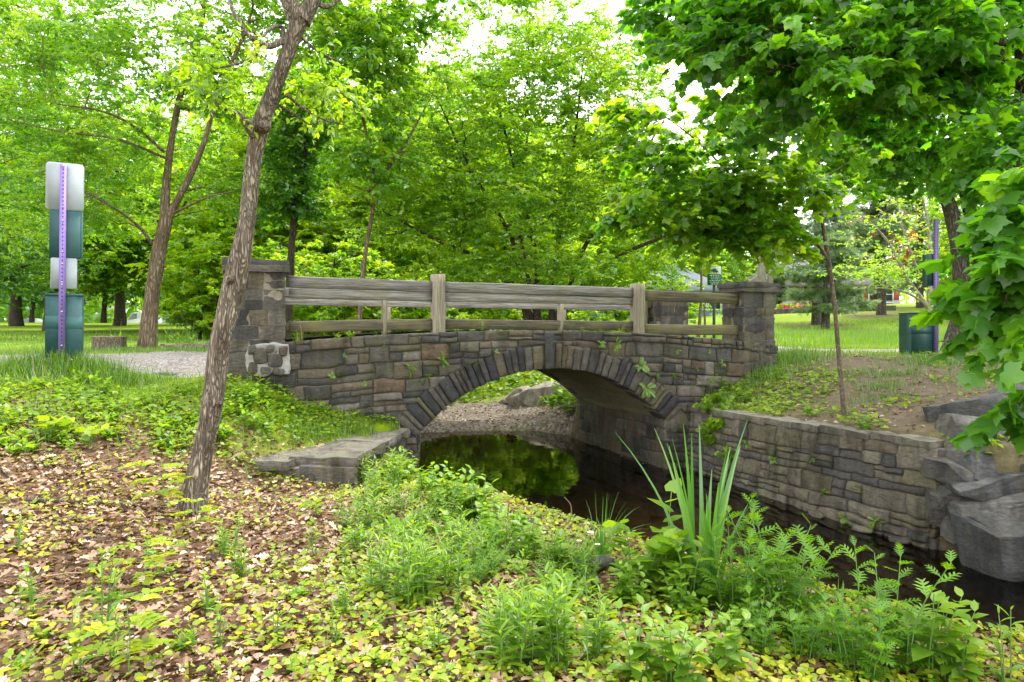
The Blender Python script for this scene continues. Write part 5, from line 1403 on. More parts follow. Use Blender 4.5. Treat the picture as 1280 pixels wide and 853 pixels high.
# grass
mb = MB(); g = ge
def lawnmask(x, y):
    l, e, p, mu = zones(x, y)
    onp = np.minimum(near_line(x, y, PATH_C) / 1.05, near_line(x, y, PATH_R) / .7)
    brd = (bridge_u(x, y))
    return np.clip(1 - l * 1.15 - e * .72 - p * 1.2 - mu, 0, 1) * (onp > 1) * brd
def bridge_u(x, y):
    u = (x - B0[0]) * BU[0] + (y - B0[1]) * BU[1]; v = (x - B0[0]) * BV[0] + (y - B0[1]) * BV[1]
    return ((u < -1.0) & ((v > 1.2) | (v < -.4)) | (u < -1.4) | (u > 8.0) | (v < -.06) | (v > DEEP + .1)).astype(float)
for (N, x0, x1, y0, y1, l0, l1, w0) in ((46000, 3.0, 14, 8.5, 20, .06, .14, .007), (26000, -15, -2.6, 8.0, 20, .05, .12, .008), (20000, 4, 26, 19, 36, .10, .2, .016), (14000, -30, -3, 19, 34, .10, .18, .018), (9000, -5, 5, 15, 26, .1, .25, .012)):
    x, y, z = scatter(N, x0, x1, y0, y1, lawnmask)
    n = len(x)
    blades(mb, np.column_stack([x, y, z - .01]), g.uniform(l0, l1, n), g.uniform(.7, 1.3, n) * w0, g.uniform(0, 6.28, n), g.uniform(.1, .8, n), np.clip(.5 + .35 * n2(x, y, .5, 2, 44) + g.normal(size=n) * .2, 0, 1), 2)
# long grass: by the signpost, the path edge, beside the right pillar, along the wall top
def tuft_at(px, py, N, sx, sy, l0, l1, w=.009):
    c = G(px, py); x = c[0] + g.normal(size=N) * sx; y = c[1] + g.normal(size=N) * sy
    d, _ = chan(x, y); k = d > .08; x, y = x[k], y[k]; n = len(x)
    blades(mb, np.column_stack([x, y, H(x, y) - .01]), g.uniform(l0, l1, n), g.uniform(.7, 1.3, n) * w, g.uniform(0, 6.28, n), g.uniform(.15, 1.0, n), np.clip(g.normal(size=n) * .22 + .38, 0, 1), 3)
for a_ in ((100, 462, 900, .45, .18, .12, .34), (60, 462, 700, .5, .2, .12, .32), (130, 468, 500, .35, .15, .1, .28), (20, 470, 600, .5, .2, .1, .26), (985, 452, 900, .28, .3, .12, .34), (960, 470, 500, .2, .2, .1, .26), (1010, 446, 500, .5, .3, .1, .2),
           (1100, 485, 240, .2, .15, .06, .16), (1095, 500, 120, .2, .1, .06, .16), (1060, 470, 240, .3, .15, .06, .16), (1120, 470, 160, .2, .1, .06, .16), (1200, 455, 500, .7, .3, .08, .2), (1240, 470, 400, .5, .3, .08, .2), (900, 500, 240, .2, .15, .06, .2), (1160, 452, 300, .3, .12, .06, .2),
           (175, 440, 300, .5, .15, .08, .16), (225, 440, 260, .4, .15, .08, .16)):
    tuft_at(*a_)
x, y, z = scatter(9000, -7, -1.2, 6.0, 9.0, lambda x, y: sstep(6.2, 7.2, y - .4 * (x + 4)) * (near_line(x, y, PATH_C) > 1.05)); n = len(x)
blades(mb, np.column_stack([x, y, z - .01]), g.uniform(.06, .2, n), g.uniform(.004, .009, n), g.uniform(0, 6.28, n), g.uniform(.15, 1.0, n), np.clip(.5 + g.normal(size=n) * .25, 0, 1), 3)
x, y, z = scatter(4000, -2.7, -1.1, 8.0, 9.4, lambda x, y: (H(x, y) > .84) * (((x - B0[0]) * BV[0] + (y - B0[1]) * BV[1]) < -.05)); n = len(x)
blades(mb, np.column_stack([x, y, z - .01]), g.uniform(.06, .18, n), g.uniform(.004, .009, n), g.uniform(0, 6.28, n), g.uniform(.15, 1.0, n), np.clip(.5 + g.normal(size=n) * .25, 0, 1), 3)
# meadow grass left uncut on the right
x, y, z = scatter(14000, 6, 26, 17, 26, lambda x, y: .6 + .4 * (n2(x, y, .6, 2, 7) > 0)); n = len(x)
blades(mb, np.column_stack([x, y, z]), g.uniform(.2, .45, n), g.uniform(.008, .016, n), g.uniform(0, 6.28, n), g.uniform(.1, .6, n), np.clip(.3 + .25 * g.random(n), 0, 1), 2)
tag(mb.build('grass', M['grass']), 'green grass of the lawns, path edges and bank tops', 'grass', kind='stuff')


# ================================================================= single plants
def tmpl_stems(mb, n, h0, h1, spread, lean, rr=.004, g=None):
    out = []
    for i in range(n):
        a = g.uniform(0, 6.28); h = g.uniform(h0, h1); le = g.uniform(.02, lean)
        b = np.array((math.cos(a) * g.uniform(0, spread), math.sin(a) * g.uniform(0, spread), -.01))
        e = b + np.array((math.cos(a) * le * h, math.sin(a) * le * h, h))
        c = (b + e) / 2 + np.array((0, 0, .06 * h)) - np.array((math.cos(a), math.sin(a), 0)) * le * h * .18
        pts = catmull(np.array([b, c, e]), 4); mb.tube(pts, np.linspace(rr, rr * .45, len(pts)), 5, g.random(), 0, False)
        out.append(pts)
    return out


def leafy(kind, seed, n, h0, h1, spread, lean, tp, s0, s1, per, mat, stemmat='stem_green', rise=.35, droop=0.0, low=.15, top=1.0, rr=.004, whorl=137.5, sw=0.0):
    g = np.random.default_rng(seed)
    root = bpy.data.objects.new(kind, None); COL.objects.link(root)
    sm = MB(); lm = MB()
    for pts in tmpl_stems(sm, n, h0, h1, spread, lean, rr, g):
        L = len(pts); k = per
        t = np.linspace(low, top, k); idx = t * (L - 1)
        pos = np.stack([np.interp(idx, np.arange(L), pts[:, i]) for i in range(3)], -1)
        az = np.radians(whorl) * np.arange(k) + g.uniform(0, 6.28) + g.normal(size=k) * .3
        ri = rise + .5 * t ** 3 + g.normal(size=k) * .15
        ax = np.stack([np.cos(az) * np.cos(ri), np.sin(az) * np.cos(ri), np.sin(ri)], -1)
        nm = np.stack([-np.cos(az) * np.sin(ri), -np.sin(az) * np.sin(ri), np.cos(ri)], -1) + g.normal(size=(k, 3)) * .18
        sz = g.uniform(s0, s1, k) * (1 - .45 * t ** 2.5)
        put_leaves(lm, tp, pos, ax, nm, sz, np.clip(.2 + .4 * t + g.normal(size=k) * .2, 0, 1))
        if sw:
            bl = sw * sz
    sm.build('stem', M[stemmat], root); lm.build('foliage', M[mat], root)
    return root


def strap(kind, seed, n, l0, l1, w0, w1, lean, mat, spread=.05, curl=1.0, seg=8):
    g = np.random.default_rng(seed); mb = MB(); az = g.uniform(0, 6.28, n)
    pos = np.column_stack([np.cos(az) * g.uniform(0, spread, n), np.sin(az) * g.uniform(0, spread, n), np.full(n, -.02)])
    blades(mb, pos, g.uniform(l0, l1, n), g.uniform(w0, w1, n), az + g.normal(size=n) * .5, g.uniform(.04, lean, n), g.random(n), seg, curl)
    return mb.build(kind, M[mat])


def fern(kind, seed, n, l0, l1, up0=.2, pin=.30):
    g = np.random.default_rng(seed); root = bpy.data.objects.new(kind, None); COL.objects.link(root); sm = MB(); lm = MB()
    for i in range(n):
        az = i * 6.28 / n + g.uniform(-.4, .4); L = g.uniform(l0, l1); el = g.uniform(up0, 1.2)
        t = np.linspace(0, 1, 18); e2 = el - 1.3 * t
        d = np.stack([np.cos(az) * np.cos(e2), np.sin(az) * np.cos(e2), np.sin(e2)], -1)
        pts = np.cumsum(d, 0) * L / 18
        sm.tube(pts, np.linspace(.0028, .001, 18), 4, .5, 0, False)
        for sd in (1, -1):
            ss = np.array((-math.sin(az) * sd, math.cos(az) * sd, 0)); k = np.arange(2, 18)
            ax = ss[None] * .9 + d[k] * .45; nm = np.cross(d[k], ss[None]) * sd
            put_leaves(lm, T_LANCE if pin > .2 else T_DIA, pts[k], ax, nm + g.normal(size=(16, 3)) * .1, L * pin * np.sin(np.pi * (t[k] * .86 + .12)) + .004, np.clip(g.normal(size=16) * .15 + .5, 0, 1))
    sm.build('stem', M['stem_green'], root); lm.build('frond', M['leaf_fern'], root)
    return root


def flower_heads(root, pts, r, mat, centre=None, petals=14):
    for (p, rr) in pts:
        mb = MB(); a = np.arange(petals) * 2 * np.pi / petals
        put_leaves(mb, T_DIA, np.repeat(np.array(p)[None], petals, 0), np.stack([np.cos(a), np.sin(a), np.full(petals, .25)], -1), np.repeat(np.array((0, 0, 1.0))[None], petals, 0), np.full(petals, r * rr), np.full(petals, .5))
        o = mb.build('flower', M[mat], root)
        if centre:
            m2 = MB(); m2.tube(np.array([p, np.array(p) + (0, 0, .003), np.array(p) + (0, 0, .006)]), [r * .35, r * .3, r * .1], 8); m2.build('flower_centre', M[centre], o)


M['pollen'] = plain('pollen', (0.5, 0.36, 0.03), .8)
K = {}
K['weed'] = [leafy('tall_weed', s, 6, .20, .42, .07, .22, T_LANCE, .09, .155, 14, 'leaf_herb', rise=.35) for s in (1, 2, 3)]
K['mug'] = [leafy('mugwort_plant', s, 9, .22, .55, .10, .35, T_MUG, .07, .135, 13, 'leaf_mugwort', rise=.25) for s in (4, 5)]
K['broad'] = [leafy('broadleaf_plant', s, 5, .12, .36, .08, .45, T_HEART, .085, .15, 7, 'leaf_herb', rise=.15, low=.3) for s in (6, 7)]
K['herb'] = [leafy('low_herb', s, 5, .06, .16, .09, .8, T_OVAL, .08, .15, 5, 'leaf_herb', rise=.5, low=.1, rr=.003) for s in (8, 9, 10)]
K['bushy'] = [leafy('bedstraw_plant', s, 16, .14, .34, .12, .55, T_LANCE, .03, .055, 26, 'leaf_mugwort', rise=.3, rr=.002) for s in (11, 12)]
K['burdock'] = [leafy('burdock_plant', 13, 7, .12, .24, .06, .9, T_HEART, .15, .24, 2, 'leaf_cover', rise=.1, low=.9)]
K['lance'] = [leafy('slender_weed', s, 3, .16, .34, .03, .2, T_LANCE, .07, .12, 9, 'leaf_herb', rise=.3) for s in (14, 15)]
K['nettle'] = [leafy('nettle_plant', s, 7, .22, .46, .10, .3, T_OVAL, .10, .17, 9, 'leaf_herb', rise=.05, whorl=90) for s in (16, 17)]
K['iris'] = [strap('flag_iris', 18, 30, .5, 1.0, .028, .044, .7, 'leaf_iris', .10, .75)]
K['iris2'] = [strap('flag_iris', 19, 8, .22, .42, .016, .024, .3, 'leaf_iris', .04, .6)]
K['sedge'] = [strap('sedge_tuft', 20, 46, .28, .5, .006, .012, .85, 'leaf_iris', .05, 1.6)]
K['fern'] = [fern('wall_fern', s, 8, .14, .26) for s in (21, 22)]
K['tuft'] = [strap('grass_tuft', 23, 26, .08, .2, .004, .008, .9, 'grass', .04, 1.2, 4)]
K['dry'] = [strap('dry_grass', 24, 8, .2, .4, .004, .006, .5, 'litter', .03, 1.0, 5)]


def seedling(seed):
    g = np.random.default_rng(seed); root = bpy.data.objects.new('tree_seedling', None); COL.objects.link(root); sm = MB(); lm = MB()
    h = .34; sm.tube(np.array([(0, 0, 0), (.01, 0, h * .5), (0, .01, h)]), [.004, .0035, .002], 5, .5, 0, False)
    for k in range(7):
        z = h * (.35 + .1 * k); az = k * 2.2 + g.uniform(-.3, .3); L = g.uniform(.16, .26)
        t = np.linspace(0, 1, 8); d = np.array((math.cos(az), math.sin(az), .18))
        pts = np.array((0, 0, z)) + d * (t * L)[:, None] - np.array((0, 0, .05)) * (t ** 2)[:, None]
        sm.tube(pts, np.linspace(.002, .001, 8), 4, .5, 0, False)
        for sd in (1, -1):
            ss = np.array((-math.sin(az) * sd, math.cos(az) * sd, 0)); kk = np.arange(2, 8)
            put_leaves(lm, T_OVAL, pts[kk], ss[None] * .9 + d[None] * .4 + g.normal(size=(6, 3)) * .1, np.array((0, 0, 1.0)) + g.normal(size=(6, 3)) * .15, g.uniform(.055, .08, 6), np.clip(g.normal(size=6) * .15 + .6, 0, 1))
    sm.build('stem', M['stem_green'], root); lm.build('foliage', M['leaf_cover'], root)
    return root
K['seed'] = [seedling(31), seedling(32)]

fl = leafy('fleabane', 33, 1, .62, .62, .0, .03, T_LANCE, .05, .08, 12, 'leaf_herb', rise=.5, top=.85, rr=.003)
flower_heads(fl, [((.012, .0, .635), 1.0), ((-.03, .02, .60), .7), ((.04, -.01, .585), .8)], .016, 'petal_white', 'pollen')
K['fleabane'] = [fl]
al = leafy('purple_flower', 34, 5, .4, .7, .12, .15, T_LANCE, .12, .2, 4, 'leaf_herb', rise=.9, top=.35, rr=.006)
g = np.random.default_rng(34); _m = MB()
for p in tmpl_stems(_m, 5, .4, .7, .12, .15, .006, g): flower_heads(al, [(tuple(p[-1]), 1.0)], .06, 'petal_purple', None, 18)
K['allium'] = [al]
dl = leafy('dandelion', 35, 1, .16, .17, .0, .05, T_LANCE, .1, .14, 3, 'leaf_herb', rise=.2, top=.1, rr=.003)
flower_heads(dl, [((0, 0, .17), 1.0), ((0, 0, .175), .8)], .03, 'petal_white', None, 20)
K['dandelion'] = [dl]

used = set()
def plant(kind, px, py, sc=1.0, label=None, cat='plant', group=None, at=None, rz=None, var=None, tilt=(0, 0)):
    ks = K[kind]; k = ks[var % len(ks)] if var is not None else R.choice(ks)
    loc = tuple(at) if at is not None else tuple(G(px, py) - np.array((0, 0, .005)))
    rz = R.uniform(0, 6.28) if rz is None else rz
    if k.name not in used:
        used.add(k.name); o = k; o.location = loc; o.rotation_euler = (tilt[0], tilt[1], rz); o.scale = (sc,) * 3
    else: o = dup(k, loc, rz, sc, None, None, tilt)
    o['label'] = label; o['category'] = cat
    if group: o['group'] = group
    elif 'group' in o: del o['group']
    return o

# big ones that can be told apart
plant('iris', 880, 748, 1.08, 'tall clump of sword shaped leaves standing at the water edge', rz=.6)
plant('iris2', 1045, 822, 1.1, 'short clump of upright strap leaves between the two mugworts')
plant('iris2', 1052, 834, .9, 'small strap leaved shoot just right of the mugwort at the water edge')
plant('sedge', 752, 705, 1.0, 'arching tuft of thin sedge over the water edge', 'sedge')
plant('mug', 962, 778, 1.25, 'large feathery mugwort right of the sword leaves', var=0)
plant('mug', 922, 776, .95, 'feathery mugwort in front of the sword leaves', var=1)
plant('mug', 1105, 842, 1.1, 'feathery mugwort in the lower right corner by the water', var=1)
plant('broad', 828, 744, 1.55, 'plant with drooping heart shaped leaves left of the sword leaves', var=0)
plant('broad', 798, 742, 1.2, 'smaller heart leaved plant beside the sedge tuft', var=1)
plant('mug', 985, 790, 1.1, 'feathery mugwort at the right edge of the sword leaf clump', var=0)
plant('mug', 1075, 850, .8, 'small feathery mugwort left of the lower right one', var=0)
plant('nettle', 860, 760, .9, 'nettle rising between the heart leaved plant and the mugwort', var=1)
plant('nettle', 1150, 850, 1.0, 'broad leaved nettle at the bottom edge on the right', var=0)
plant('nettle', 1195, 862, .75, 'broad leaved nettle nearest the lower right corner', var=1)
plant('lance', 1262, 868, 1.1, 'slender pale weed standing in the lower right corner', var=1)
plant('fleabane', 735, 858, 1.0, 'tall thin fleabane with small white daisies at the bottom centre', 'flower', rz=.4)
plant('dandelion', 89, 466, .9, 'white dandelion in the long grass below the signpost', 'flower')
plant('dandelion', 183, 462, .7, 'white dandelion at the gravel path edge', 'flower')
plant('burdock', 60, 553, 1.0, 'burdock with broad leaves on the left bank', rz=.3)
plant('burdock', 110, 560, .8, 'smaller burdock right of the broad leaved one on the left bank', rz=1.3)
plant('burdock', 390, 648, .55, 'single large leaved seedling right of the leaning trunk', rz=2.3)
plant('seed', 205, 640, 1.15, 'bright compound leaved seedling left of the leaning trunk', 'seedling')
plant('seed', 247, 668, .75, 'compound leaved seedling in front of the leaning trunk', 'seedling')
plant('seed', 182, 735, .8, 'compound leaved seedling among the dead leaves on the left', 'seedling')
plant('seed', 160, 850, .9, 'bright seedling at the bottom left edge', 'seedling')
plant('nettle', 840, 860, .8, 'broad leaved weed at the bottom edge right of the white daisy', var=0)
plant('nettle', 800, 862, .7, 'broad leaved weed at the bottom edge beside the white daisy', var=1)
plant('nettle', 905, 850, .65, 'broad leaved weed at the bottom edge below the mugwort', var=0)
# weeds along the near bank
GW = 'tall weeds on the near bank'; LW = 'tall narrow leaved weed growing on the near bank'
for px, py, s in ((640, 842, .95), (672, 836, 1.05), (705, 846, 1.0), (625, 820, .8), (695, 800, .9), (660, 792, .75), (738, 832, .8), (478, 748, .85), (510, 762, .95), (540, 755, .95), (560, 742, .9), (500, 725, .9), (530, 715, .85), (600, 712, .9), (575, 700, .8),
                  (445, 690, .6), (300, 722, .55), (285, 700, .6), (430, 770, .5), (705, 700, .6), (455, 662, .75), (480, 655, .85), (470, 622, .9), (495, 618, 1.0), (520, 668, .7), (455, 608, .85), (640, 690, .7), (690, 716, .7)):
    plant('weed', px, py, s, LW, group=GW)
GL = 'slender weeds among the dead leaves'
for px, py, s in ((45, 772, .9), (128, 790, 1.2), (140, 830, .8), (275, 812, .7), (262, 768, .7), (292, 690, .8), (395, 700, .8), (20, 690, .7), (100, 845, .9), (345, 800, .6), (545, 818, .7), (420, 810, .6)):
    plant('lance', px, py, s, 'slender weed standing alone among the dead leaves', group=GL)
GBS = 'bushy weeds at the stream edge'
for px, py, s in ((520, 690, .8), (580, 680, .8), (560, 660, .8), (505, 640, .9), (620, 690, .65), (650, 700, .7), (430, 660, .65), (700, 712, .7), (735, 735, .6), (610, 720, .7), (565, 705, .7), (590, 730, .7), (540, 735, .8), (720, 720, .7), (680, 735, .6), (450, 640, .9), (490, 700, .7)):
    plant('bushy', px, py, s, 'bushy fine leaved weed crowding the stream edge', group=GBS)
for px, py, s in ((560, 636, .8), (590, 650, .85), (500, 610, .8), (530, 620, .8), (615, 665, .7), (650, 672, .7)):
    plant('broad', px, py, s, 'broad leaved plant leaning over the water below the arch foot', group='broad leaved plants by the arch foot')
for px, py, s in ((580, 640, .8), (600, 655, .9), (545, 630, .8), (512, 600, .75)):
    plant('nettle', px, py, s, 'nettle standing at the water below the arch foot', group='nettles by the arch foot')
GH = 'leafy herbs on the left bank'
hb = np.random.default_rng(55)
for i in range(120):
    px = hb.uniform(-20, 455); py = hb.uniform(478, 570) if px < 300 else hb.uniform(488, 540)
    if 110 < px < 270 and py < 492: continue
    if px > 250 and px < 290 and py > 560: continue
    if px > 330 and py > 528: continue
    if px > 300 and py > 545: continue
    if hb.random() < .12: plant('broad', px, py, hb.uniform(.45, .8), 'broad leaved herb among the low green herbs of the left bank', group='taller broad leaved herbs on the left bank')
    else: plant('herb', px, py, hb.uniform(.4, .95), 'low green herb in the herb carpet of the left bank', group=GH)
for i in range(40):
    px = hb.uniform(0, 900); py = hb.uniform(690, 850)
    plant('herb', px, py, hb.uniform(.25, .5), 'small green herb sprouting from the dead leaves in front', group='small herbs in the foreground')
for i in range(60):
    px = hb.uniform(430, 760); py = 640 + (px - 430) * .22 + hb.uniform(0, 110)
    plant('herb' if hb.random() < .7 else 'lance', px, py, hb.uniform(.35, .8), 'small mixed weed in the green fringe of the near water edge', group='small weeds fringing the near water edge')
for i in range(34):
    t = hb.uniform(0, 1); px = 500 + 520 * t; py = 628 + 185 * t ** 1.05 + hb.uniform(-8, 34)
    k_ = ('nettle', 'broad', 'weed', 'mug')[int(hb.integers(0, 4))]
    plant(k_, px, py, hb.uniform(.35, .7), 'leafy plant in the crowded fringe along the near waterline', group='leafy plants along the near waterline')
# ferns and weeds rooted in the masonry
def on_face(px, py): # point on the bridge's near face
    a = np.array(((px - 640) / FPX, 1.0)); A = np.array([[a[0], -BU[0]], [a[1], -BU[1]]]); s, u = np.linalg.solve(A, B0)
    return bpt(u, -.03, CZ - (py - HY) / FPX * s)
for px, py, s, lb in ((510, 462, .85, 'fern hanging from the bridge face left of the arch'), (553, 452, .8, 'fern on the bridge face just above the arch ring on the left'), (594, 455, .3, 'tiny fern on the left shoulder of the arch'), (770, 432, .75, 'yellowing fern under the coping right of the keystone'),
                      (750, 430, .5, 'small fern under the coping just right of the keystone'), (800, 458, .8, 'fern on the right shoulder of the arch'), (806, 486, 1.0, 'largest fern at the right end of the arch ring'), (818, 470, .5, 'small fern between the two ferns on the right of the arch'), (528, 478, .3, 'tiny fern low on the bridge face left of the arch'),
                      (846, 440, .3, 'tiny fern on the bridge face below the right railing'), (901, 455, .45, 'small fern on the bridge face near the right pillar')):
    plant('fern', 0, 0, s, lb, 'fern', at=on_face(px, py), rz=R.uniform(0, 6.28), tilt=(.9, 0))
for px, py, s in ((415, 470, .3), (455, 480, .28), (480, 432, .28), (620, 440, .25), (690, 428, .25), (842, 470, .35), (870, 462, .3), (885, 440, .28), (430, 445, .22), (535, 470, .3)):
    plant('fern', 0, 0, s, 'small fern rooted in a joint of the bridge face', 'fern', 'small ferns in the bridge joints', at=on_face(px, py), rz=R.uniform(0, 6.28), tilt=(.9, 0))
def on_top(px, v=.06):
    a = np.array(((px - 640) / FPX, 1.0)); c = B0 + BV * v; A = np.array([[a[0], -BU[0]], [a[1], -BU[1]]]); s, u = np.linalg.solve(A, c)
    return bpt(u, v, ztop(u) - .02)
for px, s, k, lb in ((372, 1.2, 'tuft', 'grass tuft on the wall top beside the left pillar'), (424, .5, 'herb', 'small leafy weed on the wall top under the left railing'), (437, .6, 'herb', 'leafy weed on the wall top left of the first post'), (470, .4, 'tuft', 'tiny grass tuft on the wall top before the first post'),
                     (602, .5, 'lance', 'single upright weed on the wall top right of the first post'), (570, .6, 'tuft', 'grass tuft on the wall top right of the first post'), (700, .7, 'tuft', 'grass tuft on the wall top above the arch'), (728, .7, 'tuft', 'grass tuft on the wall top right of the keystone'), (775, 1.1, 'tuft', 'larger grass tuft on the wall top beside the right post'),
                     (378, 1.0, 'dry', 'dry grass stalks on the wall top beside the left pillar'), (780, .7, 'dry', 'dry grass stalks beside the right post'), (750, .5, 'tuft', 'small grass tuft on the wall top before the right post'), (640, .4, 'tuft', 'tiny grass tuft on the wall top before the strut')):
    plant(k, 0, 0, s, lb, 'plant', at=on_top(px))
def on_wall(s, z): return wpt(s, .02, z)
for s, z, sc, lb in ((1.05, .62, .5, 'fern high on the retaining wall near the arch'), (1.6, .5, .45, 'small fern in the retaining wall joints left of centre'), (2.3, .62, .4, 'small fern below the coping of the retaining wall'), (2.5, .28, .45, 'fern low on the retaining wall'), (2.95, .42, .4, 'fern in the middle of the retaining wall right half'),
                     (3.2, .12, .6, 'fern at the foot of the retaining wall near its corner'), (2.8, .06, .55, 'fern at the waterline of the retaining wall'), (.55, .5, .6, 'fern at the left end of the retaining wall'), (.35, .75, .6, 'fern under the coping at the left end of the retaining wall')):
    plant('fern', 0, 0, sc, lb, 'fern', at=on_wall(s, z), tilt=(.6, 0))
for s, z, sc in ((.2, .9, .9), (.45, .7, .8), (.3, .45, .8), (.7, .35, .7), (.05, .6, .8), (.1, .95, .8)):
    plant('broad', 0, 0, sc, 'leafy creeper on the retaining wall where it meets the bridge', 'plant', 'creepers where the retaining wall meets the bridge', at=on_wall(s, z), tilt=(.8, -.4))
for px, Y_, s in ((700, 15.0, 1.4), (705, 15.6, 1.5), (712, 14.6, 1.3), (690, 16.5, 1.5), (720, 15.2, 1.3), (702, 17.2, 1.6), (715, 16.4, 1.4), (640, 19.8, 1.3), (620, 20, 1.4)):
    x = (px - 640) / FPX * Y_
    plant('broad', 0, 0, s, 'leafy plant on the pebble bank seen through the arch', 'plant', 'plants on the pebble bank', at=(x, Y_, H1(x, Y_)))
for px, py, s in ((905, 488, .8), (880, 494, .8), (868, 500, .8), (930, 505, .7), (895, 505, .7), (1010, 520, .5), (1080, 545, .5)):
    plant('broad', px, py, s, 'leafy weed on the bank above the retaining wall beside the bridge', 'plant', 'leafy weeds above the retaining wall')
for px, py, s in ((205, 428, 1.0), (213, 430, 1.1), (222, 428, 1.0), (232, 430, 1.0), (158, 428, 1.0), (168, 430, .9), (240, 432, .9)):
    x = (px - 640) / FPX * 15.5
    plant('allium', 0, 0, s, 'purple flowers in the bed behind the tree stumps', 'flower', 'purple flowers behind the stumps', at=(x, 15.5 + R.uniform(-.5, .5), H1(x, 15.5) - .02))
for ks in K.values():
    for k in ks:
        if k.name not in used:
            for c in list(k.children_recursive): bpy.data.objects.remove(c)
            bpy.data.objects.remove(k)
# dead stalks, sticks
def stick(name, pts, r, label, cat, mat='bark_smooth'):
    mb = MB(); c = catmull(np.array(pts), 6); mb.tube(c, np.linspace(r, r * .45, len(c)), 8, .5, 0, True, .15, 3)
    return tag(mb.build(name, M[mat], None, np.array(pts[0]), smooth=True), label, cat)
def gp(px, py, dz=.02): return G(px, py) + np.array((0, 0, dz))
stick('fallen_branch', [gp(30, 628), gp(70, 632, .03), gp(120, 633, .025), gp(178, 635, .02)], .024, 'fallen branch lying on dead leaves left of the leaning trunk', 'branch', 'bark_near')
stick('fallen_branch', [gp(500, 838), gp(540, 843, .02), gp(580, 858)], .016, 'short stick on the ground at the bottom edge', 'branch', 'bark_near')
stick('fallen_branch', [gp(60, 652), gp(110, 668), gp(150, 676)], .008, 'thin twig in the leaf litter below the fallen branch', 'branch', 'bark_dark')
stick('fallen_branch', [gp(1125, 494), gp(1150, 497), gp(1172, 496)], .010, 'thin twig on the bare slope right of the sapling', 'branch', 'bark_smooth')
stick('fallen_branch', [gp(0, 588), gp(12, 600), gp(18, 606)], .012, 'twig at the left edge in the leaf litter', 'branch', 'bark_dark')
q = gp(672, 668, 0)
stick('curled_stalk', [q, q + (.07, 0, .03), q + (.17, .02, .04), q + (.24, 0, .10), q + (.25, .02, .20), q + (.20, 0, .27)], .007, 'curled brown dead stalk leaning over the water', 'stalk', 'stem_brown')
q = gp(634, 675, 0)
stick('curled_stalk', [q, q + (0, 0, .14), q + (.01, 0, .25), q + (-.02, 0, .27)], .007, 'short upright brown stalk at the water edge', 'stalk', 'stem_brown')
for px, py, h, lb in ((41, 480, .32, 'dry straight stalk left of two on the bank below the signpost'), (53, 486, .26, 'dry straight stalk right of two on the bank below the signpost')):
    q = gp(px, py, 0); stick('dry_stalk', [q, q + (.005, 0, h * .5), q + (0, 0, h)], .006, lb, 'stalk', 'cut_wood')
# ================================================================= signposts, stumps, houses, cars
def rbox(mb, lo, hi, r=.01, mat=0, M3=None, seg=3):
    """box with rounded vertical edges (a plate when thin)"""
    x0, y0, z0 = lo; x1, y1, z1 = hi
    ring = []
    for cx, cy, a0 in ((x1 - r, z1 - r, 0), (x0 + r, z1 - r, 90), (x0 + r, z0 + r, 180), (x1 - r, z0 + r, 270)):
        for k in range(seg + 1):
            a = rad(a0 + 90 * k / seg); ring.append((cx + r * math.cos(a), cy + r * math.sin(a)))
    n = len(ring)
    V = [(x, y0, z) for x, z in ring] + [(x, y1, z) for x, z in ring]
    V = np.array(V)
    if M3 is not None: V = M3(V)
    i = np.arange(n); j = np.roll(i, -1)
    mb.add(V, np.stack([i, i + n, j + n, j], -1), .5, mat)
    b = mb.n - 2 * n
    mb.f.append(np.array([i[::1] + b])); mb.m.append(np.array([mat], np.int32)); mb.f.append(np.array([(i + n)[::-1] + b])); mb.m.append(np.array([mat], np.int32))


def rot_at(loc, rz, lean=0.0):
    c, s = math.cos(rz), math.sin(rz)
    def f(V):
        V = np.atleast_2d(np.asarray(V, float)).copy()
        V[:, 0] += lean * V[:, 2]
        return np.column_stack([V[:, 0] * c - V[:, 1] * s, V[:, 0] * s + V[:, 1] * c, V[:, 2]]) + np.asarray(loc)
    return f


def perforated_post(root, T, h, w=.075, d=.04, loc=None, n0=.12, step=.05, mat='post_purple', sides=False):
    mb = MB(); mb.box((-w / 2, -d / 2, -.3), (w / 2, d / 2, h), .5, 0, lambda p: T(p)[0])
    o = mb.build('post', [M[mat]], root, loc)
    mh = MB(); z = n0; a = np.arange(10) * 2 * np.pi / 10
    while z < h - .02:
        ring = np.stack([np.cos(a) * .0085, np.full(10, -d / 2 - .002), z + np.sin(a) * .0085], -1)
        V = np.vstack([ring, [(0, -d / 2 - .002, z)]]); k = np.arange(10)
        mh.add(T(V), np.stack([k, np.roll(k, -1), np.full(10, 10)], -1))
        if sides:
            ring = np.stack([np.full(10, -w / 2 - .002), np.cos(a) * .0085, z + np.sin(a) * .0085], -1); V = np.vstack([ring, [(-w / 2 - .002, 0, z)]])
            mh.add(T(V), np.stack([k, np.full(10, 10), np.roll(k, -1)], -1))
        z += step
    h_ = mh.build('hole', M['hole'], o, loc); tag(h_, kind='stuff')
    return o


def part(root, name, T, mat, lo, hi, r=.008, loc=None, parent=None):
    mb = MB(); rbox(mb, lo, hi, r, 0, T); return mb.build(name, mat, parent or root, loc)


